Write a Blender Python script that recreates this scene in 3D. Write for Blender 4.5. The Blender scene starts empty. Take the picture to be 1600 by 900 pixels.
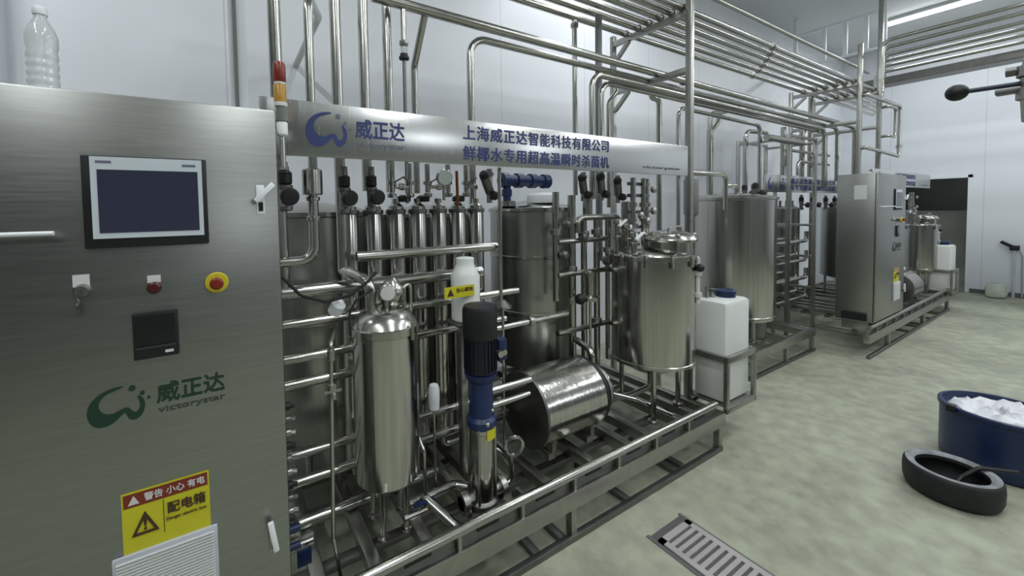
import bpy, bmesh, math, random
from mathutils import Vector, Matrix
random.seed(7)
PI = math.pi
scene = bpy.context.scene
COL = scene.collection

# ---------------------------------------------------------------- camera, light, exposure
F, PPX, PPY = 624.245, 732.836, 352.677
YAW, PITCH, ROLL, EYE = 0.543682463, 0.0397283257, 0.0167994707, 1.6
_c, _s = math.cos, math.sin
_f = Vector((_s(YAW)*_c(PITCH), _c(YAW)*_c(PITCH), -_s(PITCH)))
_r = Vector((_c(YAW), -_s(YAW), 0))
_d = _f.cross(_r)
R_ = _c(ROLL)*_r + _s(ROLL)*_d
D_ = -_s(ROLL)*_r + _c(ROLL)*_d
CAMP = Vector((0, 0, EYE))
cam_data = bpy.data.cameras.new('camera')
cam = bpy.data.objects.new('camera', cam_data)
COL.objects.link(cam)
m = Matrix((R_, -D_, -_f)).transposed().to_4x4()
m.translation = CAMP
cam.matrix_world = m
cam_data.sensor_fit = 'HORIZONTAL'
cam_data.sensor_width = 36.0
cam_data.lens = F/1600*36
cam_data.shift_x = (800-PPX)/1600
cam_data.shift_y = -(450-PPY)/1600
cam_data.clip_start = 0.05
scene.camera = cam

vs = scene.view_settings
vs.view_transform = 'Standard'
vs.look = 'None'
vs.gamma = 1
vs.use_curve_mapping = False
vs.exposure = 0.0
LAMP_WATTS = 23.0
LAMP_COLOUR = (0.93, 0.97, 1.0)

world = bpy.data.worlds.new('world')
scene.world = world
world.use_nodes = True
world.node_tree.nodes['Background'].inputs[0].default_value = (0.75, 0.82, 0.9, 1)
world.node_tree.nodes['Background'].inputs[1].default_value = 0.25

# ---------------------------------------------------------------- helpers
def at(px, py, **k):
    """point of the real place seen at a measuring pixel, on the plane X, Y or Z = value"""
    d = R_*((px-PPX)/F) + D_*((py-PPY)/F) + _f
    (ax, v), = k.items()
    i = 'XYZ'.index(ax)
    return CAMP + d*((v-CAMP[i])/d[i])

def fillet(pts, rad, n=6):
    pts = [Vector(p) for p in pts]
    out = [pts[0]]
    for i in range(1, len(pts)-1):
        a, b, c = pts[i-1], pts[i], pts[i+1]
        u, v = (a-b), (c-b)
        lu, lv = u.length, v.length
        if lu < 1e-6 or lv < 1e-6:
            continue
        u.normalize(); v.normalize()
        ang = u.angle(v)
        if ang > PI-0.02:
            out.append(b); continue
        t = min(rad/math.tan(ang/2), lu*0.49, lv*0.49)
        r = t*math.tan(ang/2)
        cen = b + (u+v).normalized()*(r/math.sin(ang/2))
        s0, s1 = b+u*t-cen, b+v*t-cen
        tot = s0.angle(s1)
        for k in range(n+1):
            w = k/n
            q = (s0*math.sin((1-w)*tot)+s1*math.sin(w*tot))/math.sin(tot)
            out.append(cen+q)
    out.append(pts[-1])
    return out

class MB:
    def __init__(s):
        s.v = []; s.f = []
    def _add(s, vs_, fs_):
        o = len(s.v)
        s.v += [Vector(v) for v in vs_]
        s.f += [tuple(i+o for i in f) for f in fs_]
        return s
    def box(s, lo, hi, M=None):
        x0, y0, z0 = lo; x1, y1, z1 = hi
        v = [Vector(p) for p in ((x0,y0,z0),(x1,y0,z0),(x1,y1,z0),(x0,y1,z0),(x0,y0,z1),(x1,y0,z1),(x1,y1,z1),(x0,y1,z1))]
        if M: v = [M @ p for p in v]
        return s._add(v, [(3,2,1,0),(4,5,6,7),(0,1,5,4),(1,2,6,5),(2,3,7,6),(3,0,4,7)])
    def cbox(s, c, sz, M=None):
        c = Vector(c); h = Vector(sz)/2
        return s.box(c-h, c+h, M)
    def bar(s, a, b, w, h):
        """rectangular bar from a to b"""
        a = Vector(a); b = Vector(b); d = (b-a).normalized()
        up = Vector((0,0,1)) if abs(d.z) < .9 else Vector((0,1,0))
        x = d.cross(up).normalized(); y = x.cross(d)
        v = []
        for p in (a, b):
            for i, j in ((-1,-1),(1,-1),(1,1),(-1,1)):
                v.append(p+x*i*w/2+y*j*h/2)
        return s._add(v, [(0,1,2,3),(7,6,5,4),(0,4,5,1),(1,5,6,2),(2,6,7,3),(3,7,4,0)])
    def lathe(s, prof, o=(0,0,0), axis=(0,0,1), n=32, cap=True):
        ax = Vector(axis).normalized(); o = Vector(o)
        t = Vector((0,0,1)) if abs(ax.z) < .9 else Vector((1,0,0))
        x = t.cross(ax).normalized(); y = ax.cross(x)
        v = []; f = []
        for r, z in prof:
            for k in range(n):
                a = 2*PI*k/n
                v.append(o+ax*z+(x*math.cos(a)+y*math.sin(a))*r)
        for i in range(len(prof)-1):
            for k in range(n):
                k2 = (k+1) % n
                f.append((i*n+k, i*n+k2, (i+1)*n+k2, (i+1)*n+k))
        if cap:
            if prof[0][0] > 1e-5: f.append(tuple(reversed(range(n))))
            if prof[-1][0] > 1e-5: f.append(tuple(range((len(prof)-1)*n, len(prof)*n)))
        return s._add(v, f)
    def cyl(s, a, b, r, n=24, r2=None):
        a = Vector(a); b = Vector(b); L = (b-a).length
        return s.lathe([(r,0),(r if r2 is None else r2, L)], a, b-a, n)
    def ball(s, c, r, n=16, sz=1.0):
        pr = [(r*math.sin(PI*i/8), -r*sz*math.cos(PI*i/8)) for i in range(9)]
        pr[0] = (1e-4, pr[0][1]); pr[-1] = (1e-4, pr[-1][1])
        return s.lathe(pr, c, (0,0,1), n)
    def torus(s, c, R, r, axis=(0,0,1), n=28, k=8):
        pr = [(R+r*math.cos(2*PI*i/k), r*math.sin(2*PI*i/k)) for i in range(k+1)]
        return s.lathe(pr, c, axis, n, cap=False)
    def tube(s, pts, r, bend=0.06, n=12):
        p = fillet(pts, bend)
        q = [p[0]]
        for a in p[1:]:
            if (a-q[-1]).length > 1e-5: q.append(a)
        p = q
        d0 = (p[1]-p[0]).normalized()
        t = Vector((0,0,1)) if abs(d0.z) < .9 else Vector((1,0,0))
        x = d0.cross(t).normalized()
        v = []; f = []
        for i in range(len(p)):
            if i == 0: d = d0
            elif i == len(p)-1: d = (p[i]-p[i-1]).normalized()
            else: d = ((p[i]-p[i-1]).normalized()+(p[i+1]-p[i]).normalized()).normalized()
            x = (x-d*x.dot(d)).normalized(); y = d.cross(x)
            for k in range(n):
                a = 2*PI*k/n
                v.append(p[i]+(x*math.cos(a)+y*math.sin(a))*r)
        for i in range(len(p)-1):
            for k in range(n):
                k2 = (k+1) % n
                f.append((i*n+k, i*n+k2, (i+1)*n+k2, (i+1)*n+k))
        f.append(tuple(reversed(range(n)))); f.append(tuple(range((len(p)-1)*n, len(p)*n)))
        return s._add(v, f)
    def prism(s, poly, y0, y1):
        """polygon in x,z extruded along y"""
        n = len(poly)
        v = [(x, y0, z) for x, z in poly]+[(x, y1, z) for x, z in poly]
        return s._add(v, [tuple(range(n)), tuple(reversed(range(n, 2*n)))]+[(i, (i+1) % n, n+(i+1) % n, n+i) for i in range(n)])
    def arc_patch(s, o, r0, r1, z0, z1, a0, a1, n=10):
        v = []
        for k in range(n+1):
            a = a0+(a1-a0)*k/n
            for r, z in ((r0,z0),(r1,z0),(r1,z1),(r0,z1)): v.append((o[0]+r*math.cos(a), o[1]+r*math.sin(a), z))
        f = [(4*k+i, 4*k+(i+1) % 4, 4*k+4+(i+1) % 4, 4*k+4+i) for k in range(n) for i in range(4)]
        return s._add(v, f+[(0,1,2,3),(4*n+3,4*n+2,4*n+1,4*n)])
    def mesh(s, name, off, bevel=0.0, ang=38):
        me = bpy.data.meshes.new(name)
        me.from_pydata([tuple(v-off) for v in s.v], [], s.f)
        bm = bmesh.new(); bm.from_mesh(me)
        bmesh.ops.recalc_face_normals(bm, faces=bm.faces)
        if bevel > 0:
            ed = [e for e in bm.edges if len(e.link_faces) == 2 and e.calc_face_angle(0) > 0.6]
            bmesh.ops.bevel(bm, geom=ed, offset=bevel, segments=2, affect='EDGES', profile=0.5, clamp_overlap=True)
        bm.to_mesh(me); bm.free()
        me.shade_smooth()
        me.set_sharp_from_angle(angle=math.radians(ang))
        return me

def root_of(o):
    while o.parent: o = o.parent
    return o

def thing(name, loc, label, cat, group=None):
    o = bpy.data.objects.new(name, None)
    o.empty_display_size = 0.1
    COL.objects.link(o)
    o.location = loc
    o['label'] = label; o['category'] = cat
    if group: o['group'] = group
    return o

def part(mb, name, mat, parent, bevel=0.0, label=None, ang=38):
    off = Vector(root_of(parent).location)
    o = bpy.data.objects.new(name, mb.mesh(name, off, bevel, ang))
    o.data.materials.append(mat)
    COL.objects.link(o)
    o.parent = parent
    if label: o['label'] = label
    return o

def single(mb, name, mat, label, cat, group=None, bevel=0.0, ang=38, kind=None):
    xs = [v.x for v in mb.v]; ys = [v.y for v in mb.v]; zs = [v.z for v in mb.v]
    off = Vector(((min(xs)+max(xs))/2, (min(ys)+max(ys))/2, min(zs)))
    o = bpy.data.objects.new(name, mb.mesh(name, off, bevel, ang))
    o.data.materials.append(mat)
    COL.objects.link(o)
    o.location = off
    if label: o['label'] = label
    if cat: o['category'] = cat
    if group: o['group'] = group
    if kind: o['kind'] = kind
    return o

def struct(mb, name, mat, parent=None, bevel=0.0):
    if parent: return part(mb, name, mat, parent, bevel)
    return single(mb, name, mat, None, None, kind='structure', bevel=bevel)

def copy_tree(o, dx, label, group=None, skip=()):
    c = o.copy(); COL.objects.link(c)
    c.location = o.location + Vector(dx)
    c['label'] = label
    if group: c['group'] = group
    for ch in o.children:
        if ch.name.split('.')[0] in skip: continue
        d = ch.copy(); COL.objects.link(d); d.parent = c
        for g in ch.children:
            e = g.copy(); COL.objects.link(e); e.parent = d
    return c

def smooth_poly(pts, n=6):
    """closed Catmull-Rom through points"""
    out = []
    N = len(pts)
    for i in range(N):
        p0, p1, p2, p3 = (Vector(pts[(i+j-1) % N]) for j in range(4))
        for k in range(n):
            t = k/n
            out.append(0.5*((2*p1)+(p2-p0)*t+(2*p0-5*p1+4*p2-p3)*t*t+(3*p1-p0-3*p2+p3)*t**3))
    return out

def curve_mesh(cu):
    o = bpy.data.objects.new('tmp', cu); COL.objects.link(o)
    dg = bpy.context.evaluated_depsgraph_get()
    me = bpy.data.meshes.new_from_object(o.evaluated_get(dg))
    bpy.data.objects.remove(o); bpy.data.curves.remove(cu)
    return me

def flat_part(me, name, mat, parent, x0, x1, z0, z1, y, label=None, shear=0):
    """flat lettering or mark facing -Y, fitted into the rectangle x0..x1, z0..z1 at depth y"""
    xs = [v.co.x for v in me.vertices]; ys = [v.co.y for v in me.vertices]
    ax, bx, ay, by = min(xs), max(xs), min(ys), max(ys)
    off = Vector(root_of(parent).location)
    for v in me.vertices:
        u = (v.co.x-ax)/(bx-ax); w = (v.co.y-ay)/(by-ay)
        v.co = Vector((x0+u*(x1-x0), y-v.co.z, z0+w*(z1-z0)))-off
    me.name = name
    me.materials.clear(); me.materials.append(mat)
    o = bpy.data.objects.new(name, me); COL.objects.link(o); o.parent = parent
    if label: o['label'] = label
    return o

def text_mesh(body, bold=0.0, space=1.0):
    cu = bpy.data.curves.new('t', 'FONT')
    cu.body = body; cu.size = 1.0; cu.extrude = 0.0004; cu.space_character = space
    cu.resolution_u = 3
    me = curve_mesh(cu)
    if bold:
        bm = bmesh.new()
        for k, (dx, dy) in enumerate(((-1,0),(1,0),(0,1),(0,-1))):
            a = len(bm.verts)
            bm.from_mesh(me); bm.verts.ensure_lookup_table()
            for v in bm.verts[a:]: v.co += Vector((dx*bold, dy*bold, .00012*k))
        bm.to_mesh(me); bm.free()
    return me

def poly_mesh(polys):
    cu = bpy.data.curves.new('p', 'CURVE'); cu.dimensions = '2D'; cu.fill_mode = 'BOTH'; cu.extrude = 0.0006
    for pts in polys:
        sp = cu.splines.new('POLY'); sp.points.add(len(pts)-1)
        for q, p in zip(sp.points, pts): q.co = (p[0], p[1], 0, 1)
        sp.use_cyclic_u = True
    return curve_mesh(cu)

def circle2(cx, cy, r, n=18): return [(cx+r*math.cos(2*PI*k/n), cy+r*math.sin(2*PI*k/n)) for k in range(n)]

# ---------------------------------------------------------------- materials (all procedural)
def mat(name, col, rough=.5, metal=0., spec=.5, noise=0., nscale=8., nstretch=(1,1,1), bump=0., rvar=0., emit=None, estr=0., trans=0., alpha=1., coat=0.):
    m = bpy.data.materials.new(name); m.use_nodes = True
    nt = m.node_tree; b = nt.nodes['Principled BSDF']
    b.inputs['Base Color'].default_value = (*col, 1)
    b.inputs['Roughness'].default_value = rough
    b.inputs['Metallic'].default_value = metal
    b.inputs['Specular IOR Level'].default_value = spec
    b.inputs['Transmission Weight'].default_value = trans
    b.inputs['Coat Weight'].default_value = coat
    if emit:
        b.inputs['Emission Color'].default_value = (*emit, 1); b.inputs['Emission Strength'].default_value = estr
    if noise or bump or rvar:
        tc = nt.nodes.new('ShaderNodeTexCoord'); mp = nt.nodes.new('ShaderNodeMapping'); mp.inputs['Scale'].default_value = nstretch
        nz = nt.nodes.new('ShaderNodeTexNoise'); nz.inputs['Scale'].default_value = nscale; nz.inputs['Detail'].default_value = 6
        nt.links.new(tc.outputs['Object'], mp.inputs[0]); nt.links.new(mp.outputs[0], nz.inputs['Vector'])
        if noise:
            cr = nt.nodes.new('ShaderNodeValToRGB')
            cr.color_ramp.elements[0].position = .3; cr.color_ramp.elements[1].position = .7
            cr.color_ramp.elements[0].color = (*[c*(1-noise) for c in col], 1)
            cr.color_ramp.elements[1].color = (*[min(1, c*(1+noise)) for c in col], 1)
            nt.links.new(nz.outputs['Fac'], cr.inputs[0]); nt.links.new(cr.outputs[0], b.inputs['Base Color'])
        if rvar:
            mr = nt.nodes.new('ShaderNodeMapRange'); mr.inputs['To Min'].default_value = max(.02, rough-rvar); mr.inputs['To Max'].default_value = rough+rvar
            nt.links.new(nz.outputs['Fac'], mr.inputs['Value']); nt.links.new(mr.outputs[0], b.inputs['Roughness'])
        if bump:
            bp = nt.nodes.new('ShaderNodeBump'); bp.inputs['Strength'].default_value = bump; bp.inputs['Distance'].default_value = .004
            nt.links.new(nz.outputs['Fac'], bp.inputs['Height']); nt.links.new(bp.outputs[0], b.inputs['Normal'])
    return m

STEEL = mat('stainless_pipe', (.45,.45,.415), .22, 1, noise=.06, nscale=30, rvar=.05)
TANK = mat('polished_tank_steel', (.50,.495,.465), .17, 1, noise=.12, nscale=6, nstretch=(8,8,.10), rvar=.06, bump=.30)
BRUSH = mat('brushed_sheet_steel', (.34,.347,.33), .34, 1, noise=.06, nscale=9, nstretch=(1,1,18), rvar=.05)
MIDSTEEL = mat('pale_brushed_tank_steel', (.44,.445,.415), .30, 1, noise=.10, nscale=6, nstretch=(5,5,.15), rvar=.05, bump=.08)
SIGNM = mat('sign_sheet_steel', (.64,.645,.635), .26, 1, noise=.04, nscale=7, nstretch=(16,1,1), rvar=.04)
FRAME = mat('satin_frame_steel', (.40,.40,.37), .33, 1, noise=.08, nscale=20, rvar=.06)
DULL = mat('dull_steel', (.20,.20,.19), .42, 1, noise=.12, nscale=12, rvar=.08)
WHITE = mat('white_plastic', (.74,.76,.73), .38, noise=.03, nscale=4)
BRIGHT = mat('white_lever_plastic', (.85,.87,.9), .35)
BLACK = mat('black_plastic', (.009,.0095,.011), .5, noise=.1, nscale=20)
RUBBER = mat('worn_black_rubber', (.012,.0125,.013), .62, noise=.35, nscale=14, bump=.25)
DUSTY = mat('dusty_rubber_rim', (.24,.25,.26), .8, noise=.35, nscale=16, bump=.3)
NAVY = mat('navy_plastic', (.009,.023,.080), .36, noise=.15, nscale=6)
BLUE = mat('blue_paint', (.011,.026,.10), .38, noise=.12, nscale=18)
INK = mat('blue_ink', (.030,.045,.16), .55, noise=.05, nscale=10)
FAINT = mat('grey_ink', (.13,.14,.19), .6)
GREEN = mat('green_ink', (.008,.040,.020), .55, noise=.05, nscale=10)
SOFTGREEN = mat('soft_green_ink', (.05,.07,.055), .55)
YELLOW = mat('yellow_label', (.60,.56,.02), .5, noise=.03, nscale=10)
AMBER = mat('amber_lens', (.42,.22,.02), .3, noise=.05, nscale=10)
RED = mat('red_lens', (.20,.022,.010), .3, noise=.05, nscale=10)
REDINK = mat('red_label', (.21,.03,.012), .5)
BROWN = mat('dark_brown_ink', (.06,.025,.015), .6)
LABELW = mat('white_label', (.68,.66,.66), .6)
VENT = mat('pale_grey_grille', (.52,.54,.60), .5)
SCREENF = mat('screen_frame_light', (.45,.50,.53), .3, emit=(.45,.5,.54), estr=.18)
SCREEN = mat('dark_blue_screen', (.028,.032,.055), .16, emit=(.05,.055,.10), estr=.12, noise=.1, nscale=3)
GLASSM = mat('clear_bottle_plastic', (.92,.94,.95), .12, trans=.6, spec=.5)
SIGHT = mat('sight_glass', (.85,.9,.9), .08, trans=.8)
BAG = mat('crumpled_white_bag', (.72,.73,.76), .45, noise=.08, nscale=9, bump=.6)
LAMP = mat('lamp_diffuser', (.95,.97,1), .4, emit=(.93,.97,1), estr=9.0)
HOUSING = mat('lamp_housing', (.75,.77,.78), .5)
COPPER = mat('copper_tube', (.32,.12,.05), .35, 1)
PAPER = mat('paper_label', (.62,.64,.64), .7)

def floor_mat():
    m = bpy.data.materials.new('green_grey_floor_coating'); m.use_nodes = True
    nt = m.node_tree; N = nt.nodes; L = nt.links; b = N['Principled BSDF']
    tc = N.new('ShaderNodeTexCoord')
    n1 = N.new('ShaderNodeTexNoise'); n1.inputs['Scale'].default_value = 1.9; n1.inputs['Detail'].default_value = 8; n1.inputs['Roughness'].default_value = .62
    n2 = N.new('ShaderNodeTexNoise'); n2.inputs['Scale'].default_value = 10; n2.inputs['Detail'].default_value = 6
    L.new(tc.outputs['Object'], n1.inputs['Vector']); L.new(tc.outputs['Object'], n2.inputs['Vector'])
    c1 = N.new('ShaderNodeValToRGB'); e = c1.color_ramp.elements
    e[0].position = .3; e[0].color = (.305,.315,.24,1); e[1].position = .72; e[1].color = (.46,.485,.365,1)
    x = e.new(.5); x.color = (.395,.415,.315,1)
    L.new(n1.outputs['Fac'], c1.inputs[0])
    c2 = N.new('ShaderNodeValToRGB'); c2.color_ramp.elements[0].position = .35; c2.color_ramp.elements[0].color = (.76,.75,.78,1); c2.color_ramp.elements[1].position = .65; c2.color_ramp.elements[1].color = (1,1,1,1)
    L.new(n2.outputs['Fac'], c2.inputs[0])
    mx = N.new('ShaderNodeMix'); mx.data_type = 'RGBA'; mx.blend_type = 'MULTIPLY'; mx.inputs[0].default_value = 1
    L.new(c1.outputs[0], mx.inputs[6]); L.new(c2.outputs[0], mx.inputs[7]); L.new(mx.outputs[2], b.inputs['Base Color'])
    mr = N.new('ShaderNodeMapRange'); mr.inputs['To Min'].default_value = .32; mr.inputs['To Max'].default_value = .62
    L.new(n1.outputs['Fac'], mr.inputs['Value']); L.new(mr.outputs[0], b.inputs['Roughness'])
    b.inputs['Specular IOR Level'].default_value = .35
    return m
FLOOR = floor_mat()

def panel_mat(name, col, width, axis, rough=.45):
    """sandwich panels with thin seams every `width` metres along an axis"""
    m = bpy.data.materials.new(name); m.use_nodes = True
    nt = m.node_tree; N = nt.nodes; L = nt.links; b = N['Principled BSDF']
    tc = N.new('ShaderNodeTexCoord'); sx = N.new('ShaderNodeSeparateXYZ'); L.new(tc.outputs['Object'], sx.inputs[0])
    d = N.new('ShaderNodeMath'); d.operation = 'DIVIDE'; d.inputs[1].default_value = width
    L.new(sx.outputs[axis], d.inputs[0])
    fr = N.new('ShaderNodeMath'); fr.operation = 'FRACT'; L.new(d.outputs[0], fr.inputs[0])
    lt = N.new('ShaderNodeMath'); lt.operation = 'LESS_THAN'; lt.inputs[1].default_value = .008; L.new(fr.outputs[0], lt.inputs[0])
    nz = N.new('ShaderNodeTexNoise'); nz.inputs['Scale'].default_value = .8; nz.inputs['Detail'].default_value = 4; L.new(tc.outputs['Object'], nz.inputs['Vector'])
    cr = N.new('ShaderNodeValToRGB'); cr.color_ramp.elements[0].position = .3; cr.color_ramp.elements[1].position = .7
    cr.color_ramp.elements[0].color = (*[c*.95 for c in col], 1); cr.color_ramp.elements[1].color = (*col, 1)
    L.new(nz.outputs['Fac'], cr.inputs[0])
    mx = N.new('ShaderNodeMix'); mx.data_type = 'RGBA'; L.new(lt.outputs[0], mx.inputs[0]); L.new(cr.outputs[0], mx.inputs[6])
    mx.inputs[7].default_value = (*[c*.78 for c in col], 1); L.new(mx.outputs[2], b.inputs['Base Color'])
    b.inputs['Roughness'].default_value = rough
    return m
WALL = panel_mat('white_wall_panels', (.80,.825,.87), 1.15, 'X')
WALLX = panel_mat('white_wall_panels_end', (.75,.775,.82), 1.15, 'Y')
CEIL = panel_mat('grey_ceiling_panels', (.66,.685,.68), 1.15, 'X')
GREYWALL = mat('grey_shed_wall', (.27,.28,.28), .6, noise=.15, nscale=1.5)
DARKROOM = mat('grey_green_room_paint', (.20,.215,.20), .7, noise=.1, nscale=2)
TRIM = mat('grey_trim', (.13,.13,.13), .6)
PALE = mat('pale_wall_trim', (.72,.77,.80), .5)

# ---------------------------------------------------------------- the room
XA, XB, YA, YB, ZC = -5.0, 11.15, -7.5, 3.2, 4.6
struct(MB().box((XA-.1,YA-.1,-.12), (XB+3.2,YB+.1,0)), 'floor', FLOOR)
struct(MB().box((XA-.1,YA-.1,ZC), (XB+3.2,YB+.1,ZC+.1)), 'ceiling', CEIL)
struct(MB().box((XA,YB,0), (XB+3.1,YB+.12,ZC)), 'wall_back', WALL)
struct(MB().box((XA,YA-.12,0), (XB+.12,YA,ZC)), 'wall_front', GREYWALL)
struct(MB().box((XA-.12,YA,0), (XA,YB,ZC)), 'wall_left', GREYWALL)
# end wall with the open doorway
DY0, DY1, DZ = 1.48, 2.46, 2.02
w = MB().box((XB,YA,0), (XB+.12,DY0,ZC)).box((XB,DY1,0), (XB+.12,YB,ZC)).box((XB,DY0,DZ), (XB+.12,DY1,ZC))
struct(w, 'wall_right', WALLX)
# the unlit room seen through the doorway
w = MB().box((XB+3.0,DY0-.9,0), (XB+3.1,YB,2.9)).box((XB+.12,DY0-1.0,0), (XB+3.1,DY0-.9,2.9)).box((XB+.12,DY0-1.0,2.9), (XB+3.1,YB,3.0))
struct(w, 'wall_beyond', DARKROOM)
struct(MB().box((XB+1.2,DY0-.9,0), (XB+1.3,YB,1.42)), 'wall_beyond_low', mat('pale_green_partition', (.42,.45,.41), .6, noise=.1, nscale=3))
w = MB().box((XB-.012,DY0-.05,0), (XB+.13,DY0,DZ+.05)).box((XB-.012,DY1,0), (XB+.13,DY1+.05,DZ+.05)).box((XB-.012,DY0-.05,DZ), (XB+.13,DY1+.05,DZ+.05))
struct(w, 'trim_1', PALE)
struct(MB().box((XB-.02,YA,0), (XB,DY0-.05,.07)), 'baseboard_right', TRIM)
struct(MB().box((-1.35,YB-.16,0), (-1.0,YB,ZC)), 'trim_2', PALE)

# glowing windows added out of view, opposite the machines, for the steel to reflect
PANE = mat('added_glow_pane', (.8,.85,.9), .2, emit=(.90,.95,1.0), estr=4.2)
for n, (wx0, wx1) in enumerate(((2.2, 4.3), (7.6, 10.6))):
    fr = struct(MB().box((wx0-.06,YA+.001,2.94), (wx1+.06,YA+.05,3.0)).box((wx0-.06,YA+.001,4.2), (wx1+.06,YA+.05,4.26)).box((wx0-.06,YA+.001,3.0), (wx0,YA+.05,4.2)).box((wx1,YA+.001,3.0), (wx1+.06,YA+.05,4.2)).box(((wx0+wx1)/2-.03,YA+.001,3.0), ((wx0+wx1)/2+.03,YA+.05,4.2)), 'added_window_%d' % (n+1), PALE)
    g = part(MB().box((wx0,YA+.004,3.0), (wx1,YA+.012,4.2)), 'pane', PANE, fr)
# ceiling lamps as fluorescent battens
def lamp(x, y0, L, label, along='Y'):
    t = thing('fluorescent_lamp', (x, y0, ZC-.09), label, 'lamp', 'fluorescent lamps on the ceiling')
    if along == 'Y':
        part(MB().box((x-.07,y0-L,ZC-.045), (x+.07,y0,ZC)), 'lamp_housing', HOUSING, t, .006)
        part(MB().cyl((x,y0-.02,ZC-.068), (x,y0-L+.02,ZC-.068), .03, 12), 'lamp_tube', LAMP, t)
    for k in (0, 1):
        pass
    l = bpy.data.lights.new('lamp_light', 'AREA'); l.shape = 'RECTANGLE'; l.size = .16; l.size_y = L; l.energy = LAMP_WATTS*L; l.color = LAMP_COLOUR
    o = bpy.data.objects.new('lamp_light', l); COL.objects.link(o); o.parent = t
    o.location = (0, -L/2, -.03)
    return t
lamp(9.42, 2.20, 1.25, 'lit white fluorescent tube on the ceiling by the far wall')
for i, x in enumerate((-1.6, 1.2, 4.0, 6.8, 9.42)):  # twin row added out of view, gives the steel something to reflect
    for j, y in enumerate((.7, -1.2)):
        lamp(x, y, 1.25, 'added unseen lamp over the open floor, %s row from the far wall, %s line' % (('fifth','fourth','third','second','nearest')[i], ('machine side','far side')[j]))
t = lamp(XB+1.6, 1.9, .6, 'added unseen lamp lifting the dim room beyond the doorway')  # added out of view to brighten what the doorway shows
[c for c in t.children if c.type == 'LIGHT'][0].data.energy = 3.0; t.location.z -= 1.69
lamp(-1.6, 2.5, 1.25, 'lit fluorescent tube over the left end of the machines')
lamp(3.4, 2.9, 1.25, 'lit fluorescent tube above the back of the pipe rack')
# ---------------------------------------------------------------- skid frame
def make_skid():
    x0, x1, y0, y1 = .16, 2.76, 1.34, 2.78
    t = thing('skid_frame', (1.4, 1.9, 0), 'long stainless skid frame carrying the nearest row of machines', 'frame', 'skid frames')
    part(MB().cyl((x0-.9,y0+.015,.318), (x1-.10,y0+.015,.318), .020, 16), 'guard_rail', STEEL, t)
    x = x0-.7
    while x < x1-.2:
        part(MB().box((x,y0+.006,.242), (x+.016,y0+.026,.300)), 'rail_bracket', FRAME, t)
        part(MB().box((x+.10,y0+.024,.266), (x+.21,y0+.0295,.280)), 'drain_slot', BLACK, t); x += .32
    part(MB().box((x0-.95,y0,.155), (x1,y0+.05,.242)), 'front_beam', FRAME, t, .004)
    part(MB().box((x0-.95,y0+.030,.242), (x1-.06,y0+.036,.305)), 'splash_strip', DULL, t)
    part(MB().box((x0-.95,y1-.06,.155), (x1,y1,.242)), 'rear_beam', FRAME, t, .004)
    part(MB().box((x1-.05,y0+.05,.155), (x1,y1-.06,.242)), 'end_beam', FRAME, t, .004)
    for x in (.22, .42, .64, .90, 1.02, 1.30, 1.62, 1.92, 2.10, 2.42, 2.58):
        part(MB().box((x,y0+.05,.18), (x+.05,y1-.06,.235)), 'cross_beam', FRAME, t, .003)
    for y in (1.62, 1.95, 2.2, 2.55):
        part(MB().box((x0,y,.15), (x1-.05,y+.05,.178)), 'long_beam', DULL, t, .003)
    for x in (-.12, 1.36, 2.69):
        part(MB().box((x,y0+.005,0), (x+.035,y0+.045,.155)), 'leg', FRAME, t, .003)
    for x in (.4, 1.36, 2.69):
        part(MB().box((x,y1-.05,0), (x+.035,y1-.01,.155)), 'leg', FRAME, t, .003)
    part(MB().box((x0-.95,y0-.005,0), (x1-.04,y0+.025,.03)), 'floor_bar', DULL, t, .003)
    for x in (.75, 1.14, 1.30, 1.78, 2.22, 2.30):
        part(MB().box((x,y0+.025,0), (x+.04,y0+.40,.028)), 'floor_crosspiece', DULL, t, .003)
    return t
skid = make_skid()

# ---------------------------------------------------------------- control cabinet
LOGO_A = [(450,118),(400,112),(320,130),(240,180),(180,260),(158,350),(162,430),(185,505),(225,550),(275,565),(330,555),(380,520),(425,470),(455,445),
          (470,480),(490,530),(525,552),(565,540),(605,490),(622,420),(622,350),(600,290),(565,262),(570,300),(580,350),(580,400),(565,445),(540,462),(515,445),(495,405),(468,385),(430,395),(370,425),(320,425),(275,395),(250,340),(250,275),(275,220),(320,175),(370,155)]
def logo_parts(parent, x0, x1, z0, z1, y, ink, dots, latin_ink, shear=0.0, dens=.0):
    W = 1380-155
    fx = lambda u: x0+(u-155)/W*(x1-x0)
    polys = [[(p.x, -p.y) for p in smooth_poly(LOGO_A, 4)]]
    flat_part(poly_mesh(polys), 'logo_mark', ink, parent, fx(155), fx(625), z0, z1, y)
    h = z1-z0
    for cx, cz, r in ((522,.90,30), (606,.72,22), (660,.56,15)):
        rr = r/W*(x1-x0)
        flat_part(poly_mesh([circle2(0,0,1)]), 'logo_dot', dots, parent, fx(cx)-rr, fx(cx)+rr, z0+cz*h-rr, z0+cz*h+rr, y)
    flat_part(text_mesh('威正达', .022), 'lettering', ink, parent, fx(725), fx(1370), z0+.32*h, z0+.90*h, y)
    flat_part(text_mesh('victorystar', .012), 'lettering', latin_ink, parent, fx(735), fx(1370), z0+.01*h, z0+.22*h, y)

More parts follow.
